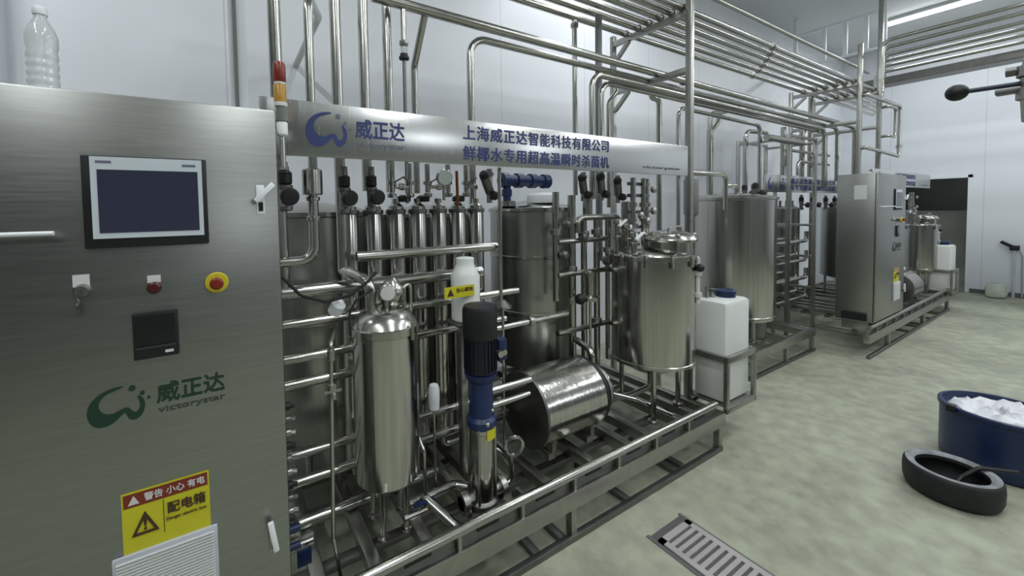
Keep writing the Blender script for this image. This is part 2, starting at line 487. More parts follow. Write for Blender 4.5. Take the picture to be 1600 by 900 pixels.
def make_cabinet():
    x0, x1, y0, y1, z0, z1 = -.86, .137, 1.34, 1.66, .345, 1.911
    t = thing('control_cabinet', ((x0+x1)/2, 1.5, z0), 'tall brushed steel control cabinet with touchscreen in the left foreground', 'cabinet', 'control cabinets')
    body = part(MB().box((x0,y0+.018,z0), (x1,y1,z1)), 'body', BRUSH, t, .006)
    part(MB().box((x0+.004,y0,z0+.01), (x1-.003,y0+.0175,z1-.002)), 'door', BRUSH, t, .005)
    yf = y0
    P = lambda px, py: at(px, py, Y=yf)
    # touchscreen
    scr = part(MB().box((-.303,yf-.010,1.519), (-.0455,yf-.0005,1.751)), 'touchscreen', BLACK, t, .003)
    part(MB().box((-.286,yf-.0115,1.543), (-.056,yf-.0102,1.748)), 'display_border', SCREENF, scr)
    part(MB().box((-.273,yf-.0130,1.557), (-.066,yf-.0117,1.716)), 'display', SCREEN, scr)
    part(MB().box((-.275,yf-.0125,1.732), (-.245,yf-.0117,1.738)), 'display_caption', FAINT, scr)
    part(MB().box((-.10,yf-.0125,1.729), (-.07,yf-.0117,1.735)), 'display_caption', FAINT, scr)
    # key switch, push button, emergency stop
    p = P(128, 448)
    k = part(MB().box((p.x-.016,yf-.003,p.z), (p.x+.015,yf-.0003,p.z+.030)), 'switch_tag', LABELW, t)
    k = part(MB().lathe([(.017,0),(.017,.006),(.013,.012),(.013,.018)], (p.x+.002,yf-.0005,p.z-.010), (0,-1,0), 20), 'key_switch', FRAME, t)
    part(MB().box((p.x-.002,yf-.032,p.z-.018), (p.x+.004,yf-.016,p.z-.002)).torus((p.x-.004,yf-.022,p.z-.035), .012, .0018, (1,.4,0), 16, 6).box((p.x-.008,yf-.018,p.z-.070), (p.x-.001,yf-.015,p.z-.045)), 'key', DULL, k)
    p = P(241, 440)
    part(MB().box((p.x-.014,yf-.003,p.z-.002), (p.x+.014,yf-.0003,p.z+.017)), 'button_tag', LABELW, t)
    part(MB().lathe([(.016,0),(.016,.006),(.013,.008),(.013,.014),(.011,.016)], (p.x,yf-.0005,p.z-.016), (0,-1,0), 20), 'stop_button', mat('dark_red_button', (.07,.012,.012), .3), t)
    p = P(339, 441)
    e = part(MB().lathe([(.029,0),(.029,.006),(.027,.009),(.0165,.009)], (p.x,yf-.0005,p.z), (0,-1,0), 28), 'emergency_stop', mat('yellow_ring', (.62,.52,.03), .4), t)
    part(MB().lathe([(.010,.008),(.010,.018),(.0165,.020),(.0168,.028),(.012,.033),(.004,.034)], (p.x,yf-.0005,p.z), (0,-1,0), 24), 'mushroom_button', RED, e)
    # chart recorder
    a, b = P(207, 492), P(281, 550)
    rc = part(MB().box((a.x,yf-.012,b.z-.002), (b.x,yf-.0005,a.z+.004)), 'recorder', BLACK, t, .003)
    part(MB().box((a.x+.007,yf-.0135,b.z+.036), (b.x-.007,yf-.0121,a.z-.005)), 'recorder_screen', mat('recorder_glass', (.012,.014,.014), .1), rc)
    part(MB().box((a.x+.006,yf-.0145,b.z+.026), (b.x-.006,yf-.0121,b.z+.031)), 'recorder_lip', mat('recorder_trim', (.04,.042,.04), .4), rc)
    part(MB().box((b.x-.030,yf-.0135,b.z+.009), (b.x-.012,yf-.0121,b.z+.016)), 'recorder_label', LABELW, rc)
    # swing-handle locks
    for (px, py, tilt) in ((407, 312, -.75), (427, 838, .15)):
        p = P(px, py)
        h = part(MB().box((p.x-.011,yf-.004,p.z-.043), (p.x+.011,yf-.0003,p.z+.043)), 'lock_plate', BRIGHT if py < 500 else FRAME, t, .004)
        part(MB().box((p.x-.006,yf-.0055,p.z-.034), (p.x+.006,yf-.0041,p.z-.008)), 'lock_slot', BLACK, h)
        M = Matrix.Translation((p.x, yf-.018, p.z+.010)) @ Matrix.Rotation(-tilt, 4, 'Y')
        part(MB().box((-.008,-.008,-.045 if tilt > 0 else -.022), (.008,.006,.05), M).cyl((p.x,yf-.014,p.z+.006), (p.x,yf-.003,p.z+.006), .007, 12), 'lock_lever', BRIGHT, h, .003)
    # long white bar on the left half
    b = P(89, 364)
    part(MB().cyl((-.80,yf-.020,b.z), (b.x,yf-.020,b.z), .0055, 12).cyl((-.78,yf-.020,b.z), (-.78,yf,b.z), .005, 10).cyl((b.x-.02,yf-.020,b.z), (b.x-.02,yf,b.z), .005, 10), 'white_bar', BRIGHT, t)
    # printed logo
    logo_parts(t, -.318, -.020, 1.062, 1.158, yf-.0018, GREEN, GREEN, SOFTGREEN)
    # warning sticker
    sx0, sx1, sz0, sz1 = -.262, -.0705, .708, .873
    st = part(MB().box((sx0,yf-.0020,sz0), (sx1,yf-.0003,sz1)), 'warning_sticker', YELLOW, t)
    part(MB().box((sx0+.004,yf-.0028,sz1-.040), (sx1-.004,yf-.0021,sz1-.004)), 'red_band', REDINK, st)
    y = yf-.0036
    flat_part(poly_mesh([[(0,0),(1,0),(.5,1)]]), 'white_triangle', LABELW, st, sx0+.013, sx0+.037, sz1-.033, sz1-.010, y)
    flat_part(text_mesh('警告 小心 有电', .02), 'lettering', LABELW, st, sx0+.047, sx1-.010, sz1-.032, sz1-.010, y)
    flat_part(poly_mesh([[(0,0),(1,0),(.5,.95)], [(.17,.1),(.5,.72),(.83,.1)]]), 'warning_triangle', BROWN, st, sx0+.018, sx0+.076, sz0+.045, sz0+.106, y)
    flat_part(text_mesh('!', .03), 'exclamation_mark', BROWN, st, sx0+.0435, sx0+.0505, sz0+.055, sz0+.088, y)
    flat_part(text_mesh('配电箱', .02), 'lettering', BROWN, st, sx0+.095, sx1-.010, sz0+.078, sz0+.110, y)
    flat_part(text_mesh('Danger electric box', .01), 'lettering', BROWN, st, sx0+.092, sx1-.008, sz0+.058, sz0+.069, y)
    part(MB().box((sx0+.086,yf-.0028,sz0+.03), (sx0+.0875,yf-.0021,sz1-.044)), 'sticker_rule', BROWN, st)
    # ventilation grille
    gx0, gx1, gz0, gz1 = -.285, -.055, .505, .712
    g = part(MB().box((gx0,yf-.012,gz0), (gx1,yf-.0003,gz1)), 'ventilation_grille', VENT, t, .003)
    mb = MB(); z = gz0+.012
    while z < gz1-.010:
        mb.box((gx0+.008,yf-.016,z), (gx1-.008,yf-.012,z+.0035)); z += .0085
    part(mb, 'louvres', WHITE, g)
    # cable glands and air fittings down the right-hand edge
    z = .46
    for k in range(12):
        part(MB().cyl((x1,1.44,z), (x1+.020,1.44,z), .013, 10).cyl((x1+.020,1.44,z), (x1+.034,1.44,z-.004), .008, 8), 'cable_gland', (FRAME, DULL, BLACK)[k % 3], t); z += .045
    for z in (.50, .56): part(MB().cyl((x1,1.40,z), (x1+.034,1.40,z), .012, 10), 'air_fitting', NAVY, t)
    for x in (x0+.06, x1-.10):
        part(MB().box((x,y0+.06,.242), (x+.05,y1-.04,z0)), 'foot', FRAME, t, .003)
    return t
cabinet = make_cabinet()

# plastic bottle and cable duct on the cabinet
def make_bottle():
    z = 1.9115; y = 1.47
    p = at(68, 120, Y=y)
    t = thing('plastic_bottle', (p.x, y, z), 'clear ribbed plastic bottle standing on top of the control cabinet', 'bottle')
    r = .031
    pr = [(.012,.002),(r-.005,0),(r,.008)]
    for k in range(4):
        zz = .018+k*.022
        pr += [(r,zz),(r-.002,zz+.006),(r-.002,zz+.010),(r,zz+.016)]
    pr += [(r,.108),(r-.002,.118),(r+.001,.130),(r+.001,.155),(r-.004,.172),(.018,.190),(.0125,.200),(.0120,.214)]
    part(MB().lathe(pr, (p.x,y,z), n=28), 'bottle_body', GLASSM, t)
    part(MB().lathe([(.0145,.209),(.015,.211),(.015,.227),(.014,.229)], (p.x,y,z), n=24), 'cap', BRIGHT, t)
make_bottle()
a = at(378, 160, Y=1.50)
t = thing('cable_duct', (a.x, 1.5, 1.911), 'vertical pale cable duct rising from the top of the control cabinet', 'duct')
part(MB().box((a.x-.030,1.475,1.914), (a.x+.018,1.525,ZC-.002)), 'duct_channel', mat('duct_grey', (.66,.69,.72), .5), t, .003)
part(MB().box((a.x-.018,1.466,1.93), (a.x-.008,1.474,ZC-.02)), 'duct_slot', TRIM, t)
part(MB().box((a.x-.04,1.46,1.9112), (a.x+.05,1.54,1.925)), 'duct_foot', PALE, t, .003)

# stack light
def make_tower():
    y = 1.52; p = at(442, 230, Y=y); x = p.x
    Z = lambda py: at(442, py, Y=y).z
    t = thing('signal_tower', (x, y, Z(262)), 'red and amber signal tower on a thin pole beside the control cabinet', 'signal light')
    r = .0205
    part(MB().lathe([(r-.003,Z(130)),(r,Z(127)),(r,Z(103)),(r-.004,Z(99)),(.006,Z(98))], (x-.003,y,0), n=24), 'red_lamp', RED, t)
    part(MB().cyl((x-.003,y,Z(133)), (x-.003,y,Z(130)), r-.002, 24), 'joint_ring', LABELW, t)
    part(MB().lathe([(r,Z(161)),(r,Z(135)),(r-.003,Z(133))], (x-.003,y,0), n=24), 'amber_lamp', AMBER, t)
    part(MB().cyl((x-.002,y,Z(167)), (x-.002,y,Z(161)), r+.001, 24), 'base_ring', LABELW, t)
    part(MB().cyl((x,y,Z(190)), (x,y,Z(167)), r-.001, 24), 'lower_module', mat('tower_grey_green', (.16,.18,.15), .4), t)
    part(MB().lathe([(.012,Z(214)),(.018,Z(211)),(.018,Z(193)),(.014,Z(190))], (x,y,0), n=20), 'socket', WHITE, t)
    part(MB().cyl((x,y,Z(262)), (x,y,Z(212)), .009, 14).box((x-.12,y+.05,Z(262)-.01), (x+.02,y+.056,Z(250))).box((x-.014,y-.014,Z(266)), (x+.014,y+.056,Z(262))), 'pole', STEEL, t)
make_tower()

# ---------------------------------------------------------------- sign over the machine
SY = 1.62
def make_sign():
    x0, x1 = .112, 2.79
    t = thing('machine_sign', (1.4, SY, 1.81), 'long brushed steel sign with blue lettering over the nearest machine', 'sign', 'machine signs')
    part(MB().box((x0,SY,1.813), (x1,SY+.012,2.021)), 'sign_plate', SIGNM, t, .002)
    part(MB().box((x0,SY+.012,1.825), (x1,SY+.035,1.850)).box((x0,SY+.012,1.985), (x1,SY+.035,2.010)), 'stiffener', FRAME, t)
    a, b = at(478, 228, Y=SY), at(634, 240, Y=SY)
    logo_parts(t, a.x, b.x, 1.852, 1.988, SY-.0015, INK, FAINT, FAINT)
    a, b = at(723, 210, Y=SY), at(951, 230, Y=SY)
    flat_part(text_mesh('上海威正达智能科技有限公司', .018, 1.12), 'lettering', INK, t, a.x, b.x, 1.928, 1.998, SY-.0015)
    flat_part(text_mesh('鲜椰水专用超高温瞬时杀菌机', .018, 1.12), 'lettering', INK, t, a.x, b.x, 1.832, 1.902, SY-.0015)
    a, b = at(1004, 264, Y=SY), at(1064, 266, Y=SY)
    flat_part(text_mesh('victorystar', .012), 'lettering', FAINT, t, a.x, b.x, 1.842, 1.866, SY-.0015)
    return t
sign = make_sign()

# ---------------------------------------------------------------- big vessels
def make_round_tank(name, x, y, r, z0, z1, label, cat='tank', bands=(), legz=None, legs=3, rot=0., lid=True, group=None, M_=None, cone=.06, rim=.012):
    M_ = M_ or TANK
    t = thing(name, (x, y, legz if legz is not None else z0), label, cat, group)
    body = part(MB().lathe([(.03,z0-cone),(r*.5,z0-cone*.75),(r-.03,z0-.012),(r,z0),(r,z1)], (x,y,0), n=56), 'shell', M_, t)
    for zb in bands:
        part(MB().lathe([(r+.001,zb-.012),(r+.006,zb-.008),(r+.006,zb+.008),(r+.001,zb+.012)], (x,y,0), n=56, cap=False), 'band', STEEL, t)
    part(MB().lathe([(r+.001,z1-.028),(r+rim,z1-.022),(r+rim,z1),(r-.004,z1+.004)], (x,y,0), n=56, cap=False), 'rim', STEEL, t)
    if lid:
        part(MB().lathe([(r-.002,z1-.004),(r-.02,z1+.012),(r*.55,z1+.04),(r*.2,z1+.055),(.01,z1+.058)], (x,y,0), n=56), 'top_cone', STEEL, t)
    if legz is not None:
        for k in range(legs):
            a = rot+2*PI*k/legs
            lx, ly = x+math.cos(a)*r*.80, y+math.sin(a)*r*.80
            part(MB().cyl((lx,ly,legz+.012), (lx,ly,z0-.002), .017, 14).lathe([(.034,0),(.034,.010),(.018,.014)], (lx,ly,legz), n=16), 'leg', STEEL, t)
    return t

def make_process_tank():
    x, y, r = 2.42, 1.655, .262
    a0 = math.atan2(-y, -x)
    t = make_round_tank('process_tank', x, y, r, .585, 1.285, 'polished steel tank with domed manway lid at the right end of the near skid', bands=(.60,), legz=.242, rot=a0+.08, cone=.09, group='polished manway tanks')
    # manway neck and lid
    mx, my = x+.072, y-.085
    part(MB().lathe([(.125,1.290),(.125,1.372)], (mx,my,0), n=40), 'manway_neck', STEEL, t)
    l = part(MB().lathe([(.12,1.370),(.160,1.374),(.168,1.388),(.155,1.408),(.10,1.436),(.01,1.446)], (mx,my,0), n=44), 'manway_lid', STEEL, t)
    part(MB().tube([(mx-.06,my-.03,1.425),(mx-.06,my-.03,1.47),(mx+.05,my-.05,1.47),(mx+.05,my-.05,1.425)], .007, .02, 8), 'lid_handle', STEEL, l)
    for k in range(4):
        a = a0+.3+k*1.45
        part(MB().cyl((mx+.150*math.cos(a),my+.150*math.sin(a),1.32), (mx+.150*math.cos(a),my+.150*math.sin(a),1.405), .008, 8).ball((mx+.150*math.cos(a),my+.150*math.sin(a),1.415), .014, 10), 'clamp_knob', FRAME, t)
    # nozzles with small valves on the left side of the top
    for k, (dx, dy, h) in enumerate(((-.20,-.02,.12), (-.15,.06,.17), (-.09,.09,.11), (-.17,.13,.20), (-.10,.17,.20), (-.03,.19,.18))):
        nx, ny = x+dx, y+dy
        part(MB().lathe([(.018,1.288),(.018,1.30+h*.45),(.034,1.30+h*.45),(.034,1.316+h*.45),(.020,1.32+h*.45),(.020,1.285+h),(.030,1.29+h),(.026,1.315+h),(.010,1.32+h)], (nx,ny,0), n=18), 'nozzle', STEEL, t)
        part(MB().bar((nx-.03,ny-.035,1.275+h), (nx+.055,ny-.025,1.315+h), .016, .012), 'nozzle_handle', (BRIGHT, DULL, NAVY)[k % 3], t)
    for k in range(5):
        a = a0-1.2+k*.55
        part(MB().box((x+(r+.012)*math.cos(a)-.010,y+(r+.012)*math.sin(a)-.008,1.225), (x+(r+.012)*math.cos(a)+.010,y+(r+.012)*math.sin(a)+.008,1.300)), 'lid_clamp', FRAME, t, .002)
    # sight-glass pipe stack above the lid
    sx, sy = x+.10, y+.10
    for dx, dy in ((-.15,-.0), (-.08,.05), (-.01,.02), (.07,.05)):
        part(MB().cyl((sx+dx,sy+dy,1.315), (sx+dx,sy+dy,1.80), .017, 12).lathe([(.028,1.60),(.028,1.63)], (sx+dx,sy+dy,0), n=14).lathe([(.026,1.50),(.026,1.52)], (sx+dx,sy+dy,0), n=14), 'spray_pipe', STEEL, t)
    for z in (1.46,1.565,1.68,1.76): part(MB().bar((sx-.17,sy+.02,z), (sx+.09,sy+.05,z), .022, .022), 'cross_clamp', DULL, t)
    for dx, z in ((-.11,1.54), (-.04,1.50), (.03,1.57), (.03,1.72)): part(MB().lathe([(.012,0),(.026,.01),(.026,.03),(.012,.04)], (sx+dx,sy-.01,z), (.2,-1,.1), 14), 'small_tap', FRAME, t)
    part(MB().tube([(x,y,.50),(x,y,.38),(x-.12,y+.06,.33),(x-.40,y+.12,.33)], .02, .05, 12), 'outlet_pipe', STEEL, t)
    # drop fitting on the right
    fx, fy = x+.262*math.cos(a0+1.35)+.03, y+.262*math.sin(a0+1.35)
    part(MB().cyl((fx,fy,.98), (fx,fy,1.24), .013, 12).lathe([(.024,1.02),(.024,1.05)], (fx,fy,0), n=14).lathe([(.022,1.16),(.022,1.19)], (fx,fy,0), n=14).tube([(fx,fy,1.24),(fx,fy,1.275),(fx-.06,fy+.02,1.275)], .013, .02, 10), 'drop_pipe', mat('pale_hose', (.62,.64,.62), .35), t)
    part(MB().ball((fx-.01,fy-.02,1.21), .026, 12), 'drop_valve', BLACK, t)
    return t
ptank = make_process_tank()

make_round_tank('balance_tank', 1.95, 2.32, .31, .50, 1.605, 'large banded steel tank behind the blue pump in the middle of the near skid', bands=(.88, 1.265), legz=.242, rot=-2.2, M_=MIDSTEEL)
make_round_tank('water_tank', .40, 2.38, .34, .46, 1.60, 'large dull steel tank behind the tubes next to the control cabinet', bands=(1.05,), legz=.242, rot=-1.9, M_=MIDSTEEL)
# white insulated lid and blue stirrer motor on the balance tank
make_round_tank('rear_tank', 1.14, 2.46, .33, .40, 1.58, 'dull steel tank hidden behind the row of upright tubes', legz=.242, rot=-1.9, M_=DULL)
mb = MB().lathe([(.11,0),(.115,.015),(.11,.055),(.08,.072),(.01,.075)], (1.93,2.17,1.640), n=32)
single(mb, 'insulated_cap', BRIGHT, 'white rounded cap on top of the large tank below the sign lettering', 'cap')
t = thing('stirrer_motor', (1.78, 2.22, 1.60), 'navy blue ribbed motor half hidden under the sign lettering', 'motor')
q = at(788, 285, Y=2.2); q2 = at(862, 285, Y=2.2)
mb = MB()
for k in range(4):
    xx = q.x+.03+k*(q2.x-q.x-.06)/3
    mb.lathe([(.022,-.03),(.052,-.026),(.052,.026),(.022,.03)], (xx,2.24,1.80), (1,0,0), 24)
mb.cyl((q.x,2.24,1.80), (q2.x,2.24,1.80), .04, 24)
part(mb, 'motor_body', NAVY, t)
part(MB().cyl((q.x+.05,2.24,1.640), (q.x+.05,2.24,1.77), .028, 16).cyl((q.x+.05,2.24,1.690), (q.x+.05,2.24,1.735), .036, 16), 'motor_neck', NAVY, t)
part(MB().lathe([(.06,1.620),(.06,1.656),(.03,1.660)], (q.x+.05,2.24,0), n=24), 'mounting_flange', STEEL, t)

# ---------------------------------------------------------------- filter vessel in front
def make_filter():
    x, y, r = .563, 1.645, .138
    t = thing('filter_vessel', (x, y, .235), 'upright polished steel filter vessel standing next to the blue pump', 'filter vessel')
    part(MB().lathe([(.03,.445),(.09,.448),(r-.012,.455),(r,.470),(r,1.11)], (x,y,0), n=48), 'shell', TANK, t)
    part(MB().lathe([(r,1.085),(r+.008,1.09),(r+.008,1.118),(r,1.122)], (x,y,0), n=48, cap=False), 'clamp_ring', STEEL, t)
    part(MB().lathe([(r,1.122),(r-.01,1.14),(r*.8,1.165),(r*.45,1.185),(.02,1.192)], (x,y,0), n=48), 'domed_lid', STEEL, t)
    part(MB().box((x-.06,y-r*.93,.475), (x+.055,y-r*.80,.505)), 'data_plate', PAPER, t)
    for a in (-2.25, -.95, .6, 2.2):
        lx, ly = x+math.cos(a)*.085, y+math.sin(a)*.085
        part(MB().cyl((lx,ly,.247), (lx,ly,.455), .012, 12).lathe([(.024,0),(.024,.008),(.012,.012)], (lx,ly,.2355), n=14), 'leg', STEEL, t)
    # gauge, vent and handle on the lid
    g = part(MB().cyl((x+.0,y-.03,1.18), (x,y-.03,1.235), .009, 10), 'gauge_stem', STEEL, t)
    c = Vector((x, y-.045, 1.262)); ax = Vector((-.28,-.95,0))
    part(MB().lathe([(.036,0),(.036,.022),(.032,.025)], c, ax, 28), 'gauge_case', STEEL, g)
    part(MB().lathe([(.030,.0245),(.030,.0262)], c, ax, 28), 'gauge_face', LABELW, g)
    part(MB().lathe([(.03,1.18),(.05,1.20),(.058,1.235),(.050,1.27),(.03,1.295),(.012,1.31)], (x+.045,y+.03,0), n=24), 'sensor_head', STEEL, t)
    part(MB().tube([(x+.095,y+.01,1.15),(x+.095,y+.01,1.27),(x+.13,y+.02,1.27),(x+.13,y+.02,.62),(x+.145,y-.06,.54),(x+.145,y-.06,.26)], .009, .02, 10), 'drain_tube', STEEL, t)
    part(MB().tube([(x-.05,y+.03,1.165),(x-.05,y+.03,1.30),(.440,1.84,1.335)], .024, .06, 14), 'inlet_elbow', STEEL, t)
    for k in range(4):
        a = k*PI/2+.5
        part(MB().cyl((x+.150*math.cos(a),y+.150*math.sin(a),1.07), (x+.150*math.cos(a),y+.150*math.sin(a),1.135), .008, 8), 'clamp_bolt', FRAME, t)
make_filter()

# ---------------------------------------------------------------- multistage pump
def make_pump():
    p = at(752, 775, Z=.245); x, y = .955, 1.50
    t = thing('multistage_pump', (x, y, .235), 'upright multistage pump with black and navy motor in the middle of the near skid', 'pump')
    def zc(py): # height on the pump axis
        d = at(745, py, Y=y); return d.z
    part(MB().box((x-.085,y-.085,.2355), (x+.085,y+.085,.262)).lathe([(.075,.262),(.07,.285),(.052,.30)], (x,y,0), n=28), 'pump_foot', DULL, t, .004)
    part(MB().cyl((x-.115,y,.30), (x+.115,y,.30), .030, 18).lathe([(.05,.088),(.05,.115)], (x,y,.30), (1,0,0), 20).lathe([(.05,.088),(.05,.115)], (x,y,.30), (-1,0,0), 20), 'port_flanges', FRAME, t)
    part(MB().lathe([(.056,.295),(.056,.60),(.060,.605),(.060,.625)], (x,y,0), n=32), 'pump_barrel', TANK, t)
    for k in range(4):
        a = PI/4+k*PI/2; part(MB().cyl((x+.062*math.cos(a),y+.062*math.sin(a),.27), (x+.062*math.cos(a),y+.062*math.sin(a),.63), .006, 8), 'tie_rod', FRAME, t)
    part(MB().arc_patch((x,y), .0565, .0650, .580, .628, -1.75, -.55), 'yellow_tag', YELLOW, t)
    c = part(MB().lathe([(.060,.622),(.068,.632),(.068,.660),(.055,.675),(.054,.83),(.072,.85),(.076,.87)], (x,y,0), n=32), 'coupling_bracket', BLUE, t)
    part(MB().ball((x-.01,y-.064,.655), .012, 12), 'bracket_bolt', STEEL, c)
    part(MB().ball((x+.030,y-.045,.70), .010, 12), 'bracket_bolt', STEEL, c)
    mtr = part(MB().lathe([(.067,.872),(.069,.88),(.069,1.09),(.067,1.095)], (x,y,0), n=36), 'motor', mat('motor_dark_blue', (.006,.008,.018), .4), t)
    mb = MB()
    for k in range(24):
        a = 2*PI*k/24
        M = Matrix.Translation((x,y,0)) @ Matrix.Rotation(a, 4, 'Z')
        mb.box((.067,-.0022,.885), (.076,.0022,1.07), M)
    part(mb, 'cooling_fins', mat('fin_dark_blue', (.007,.009,.020), .45), mtr)
    part(MB().lathe([(.077,1.03),(.079,1.04),(.079,1.155),(.072,1.172),(.03,1.176)], (x,y,0), n=36), 'fan_cover', BLACK, mtr)
    part(MB().box((x+.068,y-.050,.915), (x+.116,y+.040,1.015)), 'terminal_box', NAVY, mtr, .008)
    part(MB().cyl((x+.05,y-.068,.965), (x+.05,y-.092,.965), .015, 14), 'cable_plug', STEEL, mtr)
    part(MB().cyl((x+.093,y-.049,.955), (x+.093,y-.061,.955), .013, 14), 'cable_plug', STEEL, mtr)
    # discharge ring on the right
    part(MB().torus((x+.175,y-.01,.47), .043, .011, (-.3,-1,0), 24, 8).tube([(x+.165,y,.425),(x+.165,y,.30),(x+.115,y,.30)], .012, .03, 10), 'discharge_loop', STEEL, t)
make_pump()

# ---------------------------------------------------------------- horizontal drum (cased motor) with centrifugal head
def make_drum_motor():
    y, z, r, x0, x1 = 1.72, .485, .203, 1.37, 1.835
    t = thing('cased_pump_motor', (1.62, y, .235), 'polished cylinder cased motor lying on the near skid left of the tank', 'motor', 'cased motors')
    part(MB().lathe([(r,.012),(r,x1-x0-.012)], (x0,y,z), (1,0,0), 56), 'casing', TANK, t)
    part(MB().lathe([(.05,-.004),(r-.02,-.004),(r+.004,.002),(r+.004,.016),(r,.02)], (x0,y,z), (1,0,0), 56), 'end_cover', DULL, t)
    part(MB().lathe([(r-.006,0),(r-.006,.035),(.16,.06),(.13,.08)], (x1-.012,y,z), (1,0,0), 48), 'rear_collar', BLACK, t)
    h = part(MB().lathe([(.10,0),(.145,.006),(.15,.02),(.15,.045),(.13,.065),(.05,.075),(.045,.12)], (x1+.062,y,z-.01), (1,0,0), 48), 'pump_head', STEEL, t)
    part(MB().torus((x1+.087,y,z-.01), .148, .012, (1,0,0), 40, 8), 'clamp_band', FRAME, h)
    part(MB().tube([(x1+.165,y,z-.01),(x1+.22,y,z-.01),(x1+.28,y+.02,z-.10),(x1+.36,y+.03,z-.10)], .026, .06, 14), 'suction_pipe', STEEL, t)
    part(MB().tube([(x1+.087,y,z+.13),(x1+.087,y,z+.22),(x1+.12,y+.16,z+.24)], .022, .06, 14), 'delivery_pipe', STEEL, t)
    for xx in (x0+.07, x1-.10):
        part(MB().box((xx,y-.13,.236), (xx+.05,y+.13,.285)).box((xx+.01,y-.15,.285), (xx+.04,y+.15,.44)), 'cradle', FRAME, t, .003)
    return t
drum = make_drum_motor()

# ---------------------------------------------------------------- dosing jug in its stand
def make_jug():
    x0, x1, y0, y1 = 2.795, 3.125, 1.362, 1.575
    t = thing('dosing_tank', ((x0+x1)/2, 1.5, .27), 'square white plastic dosing tank with blue cap at the end of the near skid', 'tank', 'white dosing tanks')
    part(MB().box((x0,y0,.272), (x1,y1,.955)), 'tank_body', WHITE, t, .028)
    part(MB().lathe([(.062,.945),(.062,.975),(.066,.976),(.066,1.000),(.060,1.005),(.01,1.007)], (x0+.22,y1-.10,0), n=28), 'screw_cap', NAVY, t)
    part(MB().cyl((x0+.07,y1-.05,.945), (x0+.07,y1-.05,1.035), .013, 12).cyl((x0+.12,y1-.06,.945), (x0+.12,y1-.06,1.0), .017, 12).box((x0+.10,y1-.08,.99), (x0+.14,y1-.05,1.015)), 'dosing_fittings', FRAME, t)
    s = thing('tank_stand', ((x0+x1)/2, 1.5, 0), 'square steel tube stand around the white dosing tank on the near skid', 'stand', 'dosing tank stands')
    a, b = .013, .03
    for xx in (x0-b, x1+b-.028):
        for yy in (y0-b, y1+b-.028):
            part(MB().box((xx,yy,.226), (xx+.028,yy+.028,.60)), 'upright', FRAME, s, .003)
    mb = [((x0-b,y0-b,.560),(x1+b,y0-b+.028,.602)), ((x0-b,y1+b-.028,.560),(x1+b,y1+b,.602)), ((x0-b,y0-b,.560),(x0-b+.028,y1+b,.602)), ((x1+b-.028,y0-b,.560),(x1+b,y1+b,.602)),
          ((x0-b,y0-b,.225),(x1+b,y0-b+.028,.262)), ((x0-b,y1+b-.028,.225),(x1+b,y1+b,.262)), ((x1+b-.028,y0-b,.225),(x1+b,y1+b,.262))]
    for lo, hi in mb: part(MB().box(lo, hi), 'rail', FRAME, s, .003)
    part(MB().bar((x0-b-.001,y1,.2),(x1,y1,.245),.03,.03), 'bracket_arm', FRAME, s)
    part(MB().box((x0-b+.005,y0-b+.005,.262), (x1+b-.005,y1+b-.005,.271)), 'tray', FRAME, s)
    return t, s
jug, stand = make_jug()
# ---------------------------------------------------------------- pipes
def pipe(pts, r, label, bend=.07, mat_=None, group=None, n=14, unions=(), name='process_pipe', cat='pipe'):
    o = single(MB().tube(pts, r, bend, n), name, mat_ or STEEL, label, cat, group)
    off = Vector(o.location)
    for p, ax in unions:
        c = bpy.data.objects.new('pipe_union', MB().lathe([(r+.001,-.016),(r+.010,-.014),(r+.010,.014),(r+.001,.016)], p, ax, 18, cap=False).mesh('pipe_union', off))
        c.data.materials.append(FRAME); COL.objects.link(c); c.parent = o
    return o
Zx, Xx, Yx = (0,0,1), (1,0,0), (0,1,0)
RY = [1.755, 1.84, 1.93, 2.03, 2.13, 2.25]         # the six pipes on the top level of the rack
RZ = 3.065
PR = .024
# ---- the pipe rack frames
def make_rack_frame(x, ya, yb, zt, zb, label, foot=0.0, group='pipe rack frames', tall=False, wide=.044):
    t = thing('pipe_rack_frame', (x, (ya+yb)/2, foot), label, 'frame', group)
    part(MB().box((x-wide/2,ya-wide/2,foot), (x+wide/2,ya+wide/2,ZC-.001 if tall else zt+.45)), 'front_post', FRAME, t, .003)
    part(MB().box((x-.02,yb-.02,foot), (x+.02,yb+.02,zt+.05)), 'rear_post', FRAME, t, .003)
    part(MB().box((x-.02,ya+wide/2,zt-.045), (x+.02,yb-.02,zt)), 'upper_crossbar', FRAME, t, .003)
    part(MB().box((x-.02,ya+wide/2,zb-.045), (x+.02,yb-.02,zb)), 'lower_crossbar', FRAME, t, .003)
    part(MB().bar((x,yb-.02,zt-.18), (x,yb-.16,zt-.045), .03, .03), 'corner_brace', FRAME, t)
    part(MB().bar((x,yb-.02,zb-.18), (x,yb-.16,zb-.045), .03, .03), 'corner_brace', FRAME, t)
    for y in RY: part(MB().torus((x,y,zt+.026), PR+.004, .004, (1,0,0), 14, 6), 'pipe_clip', DULL, t)
    part(MB().box((x-.06,ya-.06,foot), (x+.06,ya+.06,foot+.008)), 'foot_plate', FRAME, t)
    return t
PX1 = 2.945
make_rack_frame(PX1, 1.70, 2.38, RZ-PR, 2.625, tall=True, label='pipe rack frame with tall square post at the right end of the nearest sign')
make_rack_frame(6.50, 1.70, 2.38, RZ-PR, 2.60, 'second pipe rack frame, its post just left of the far control cabinet')
make_rack_frame(7.22, 1.70, 2.38, RZ-PR, 2.60, tall=True, label='farthest pipe rack frame with the tallest post, behind the far control cabinet')
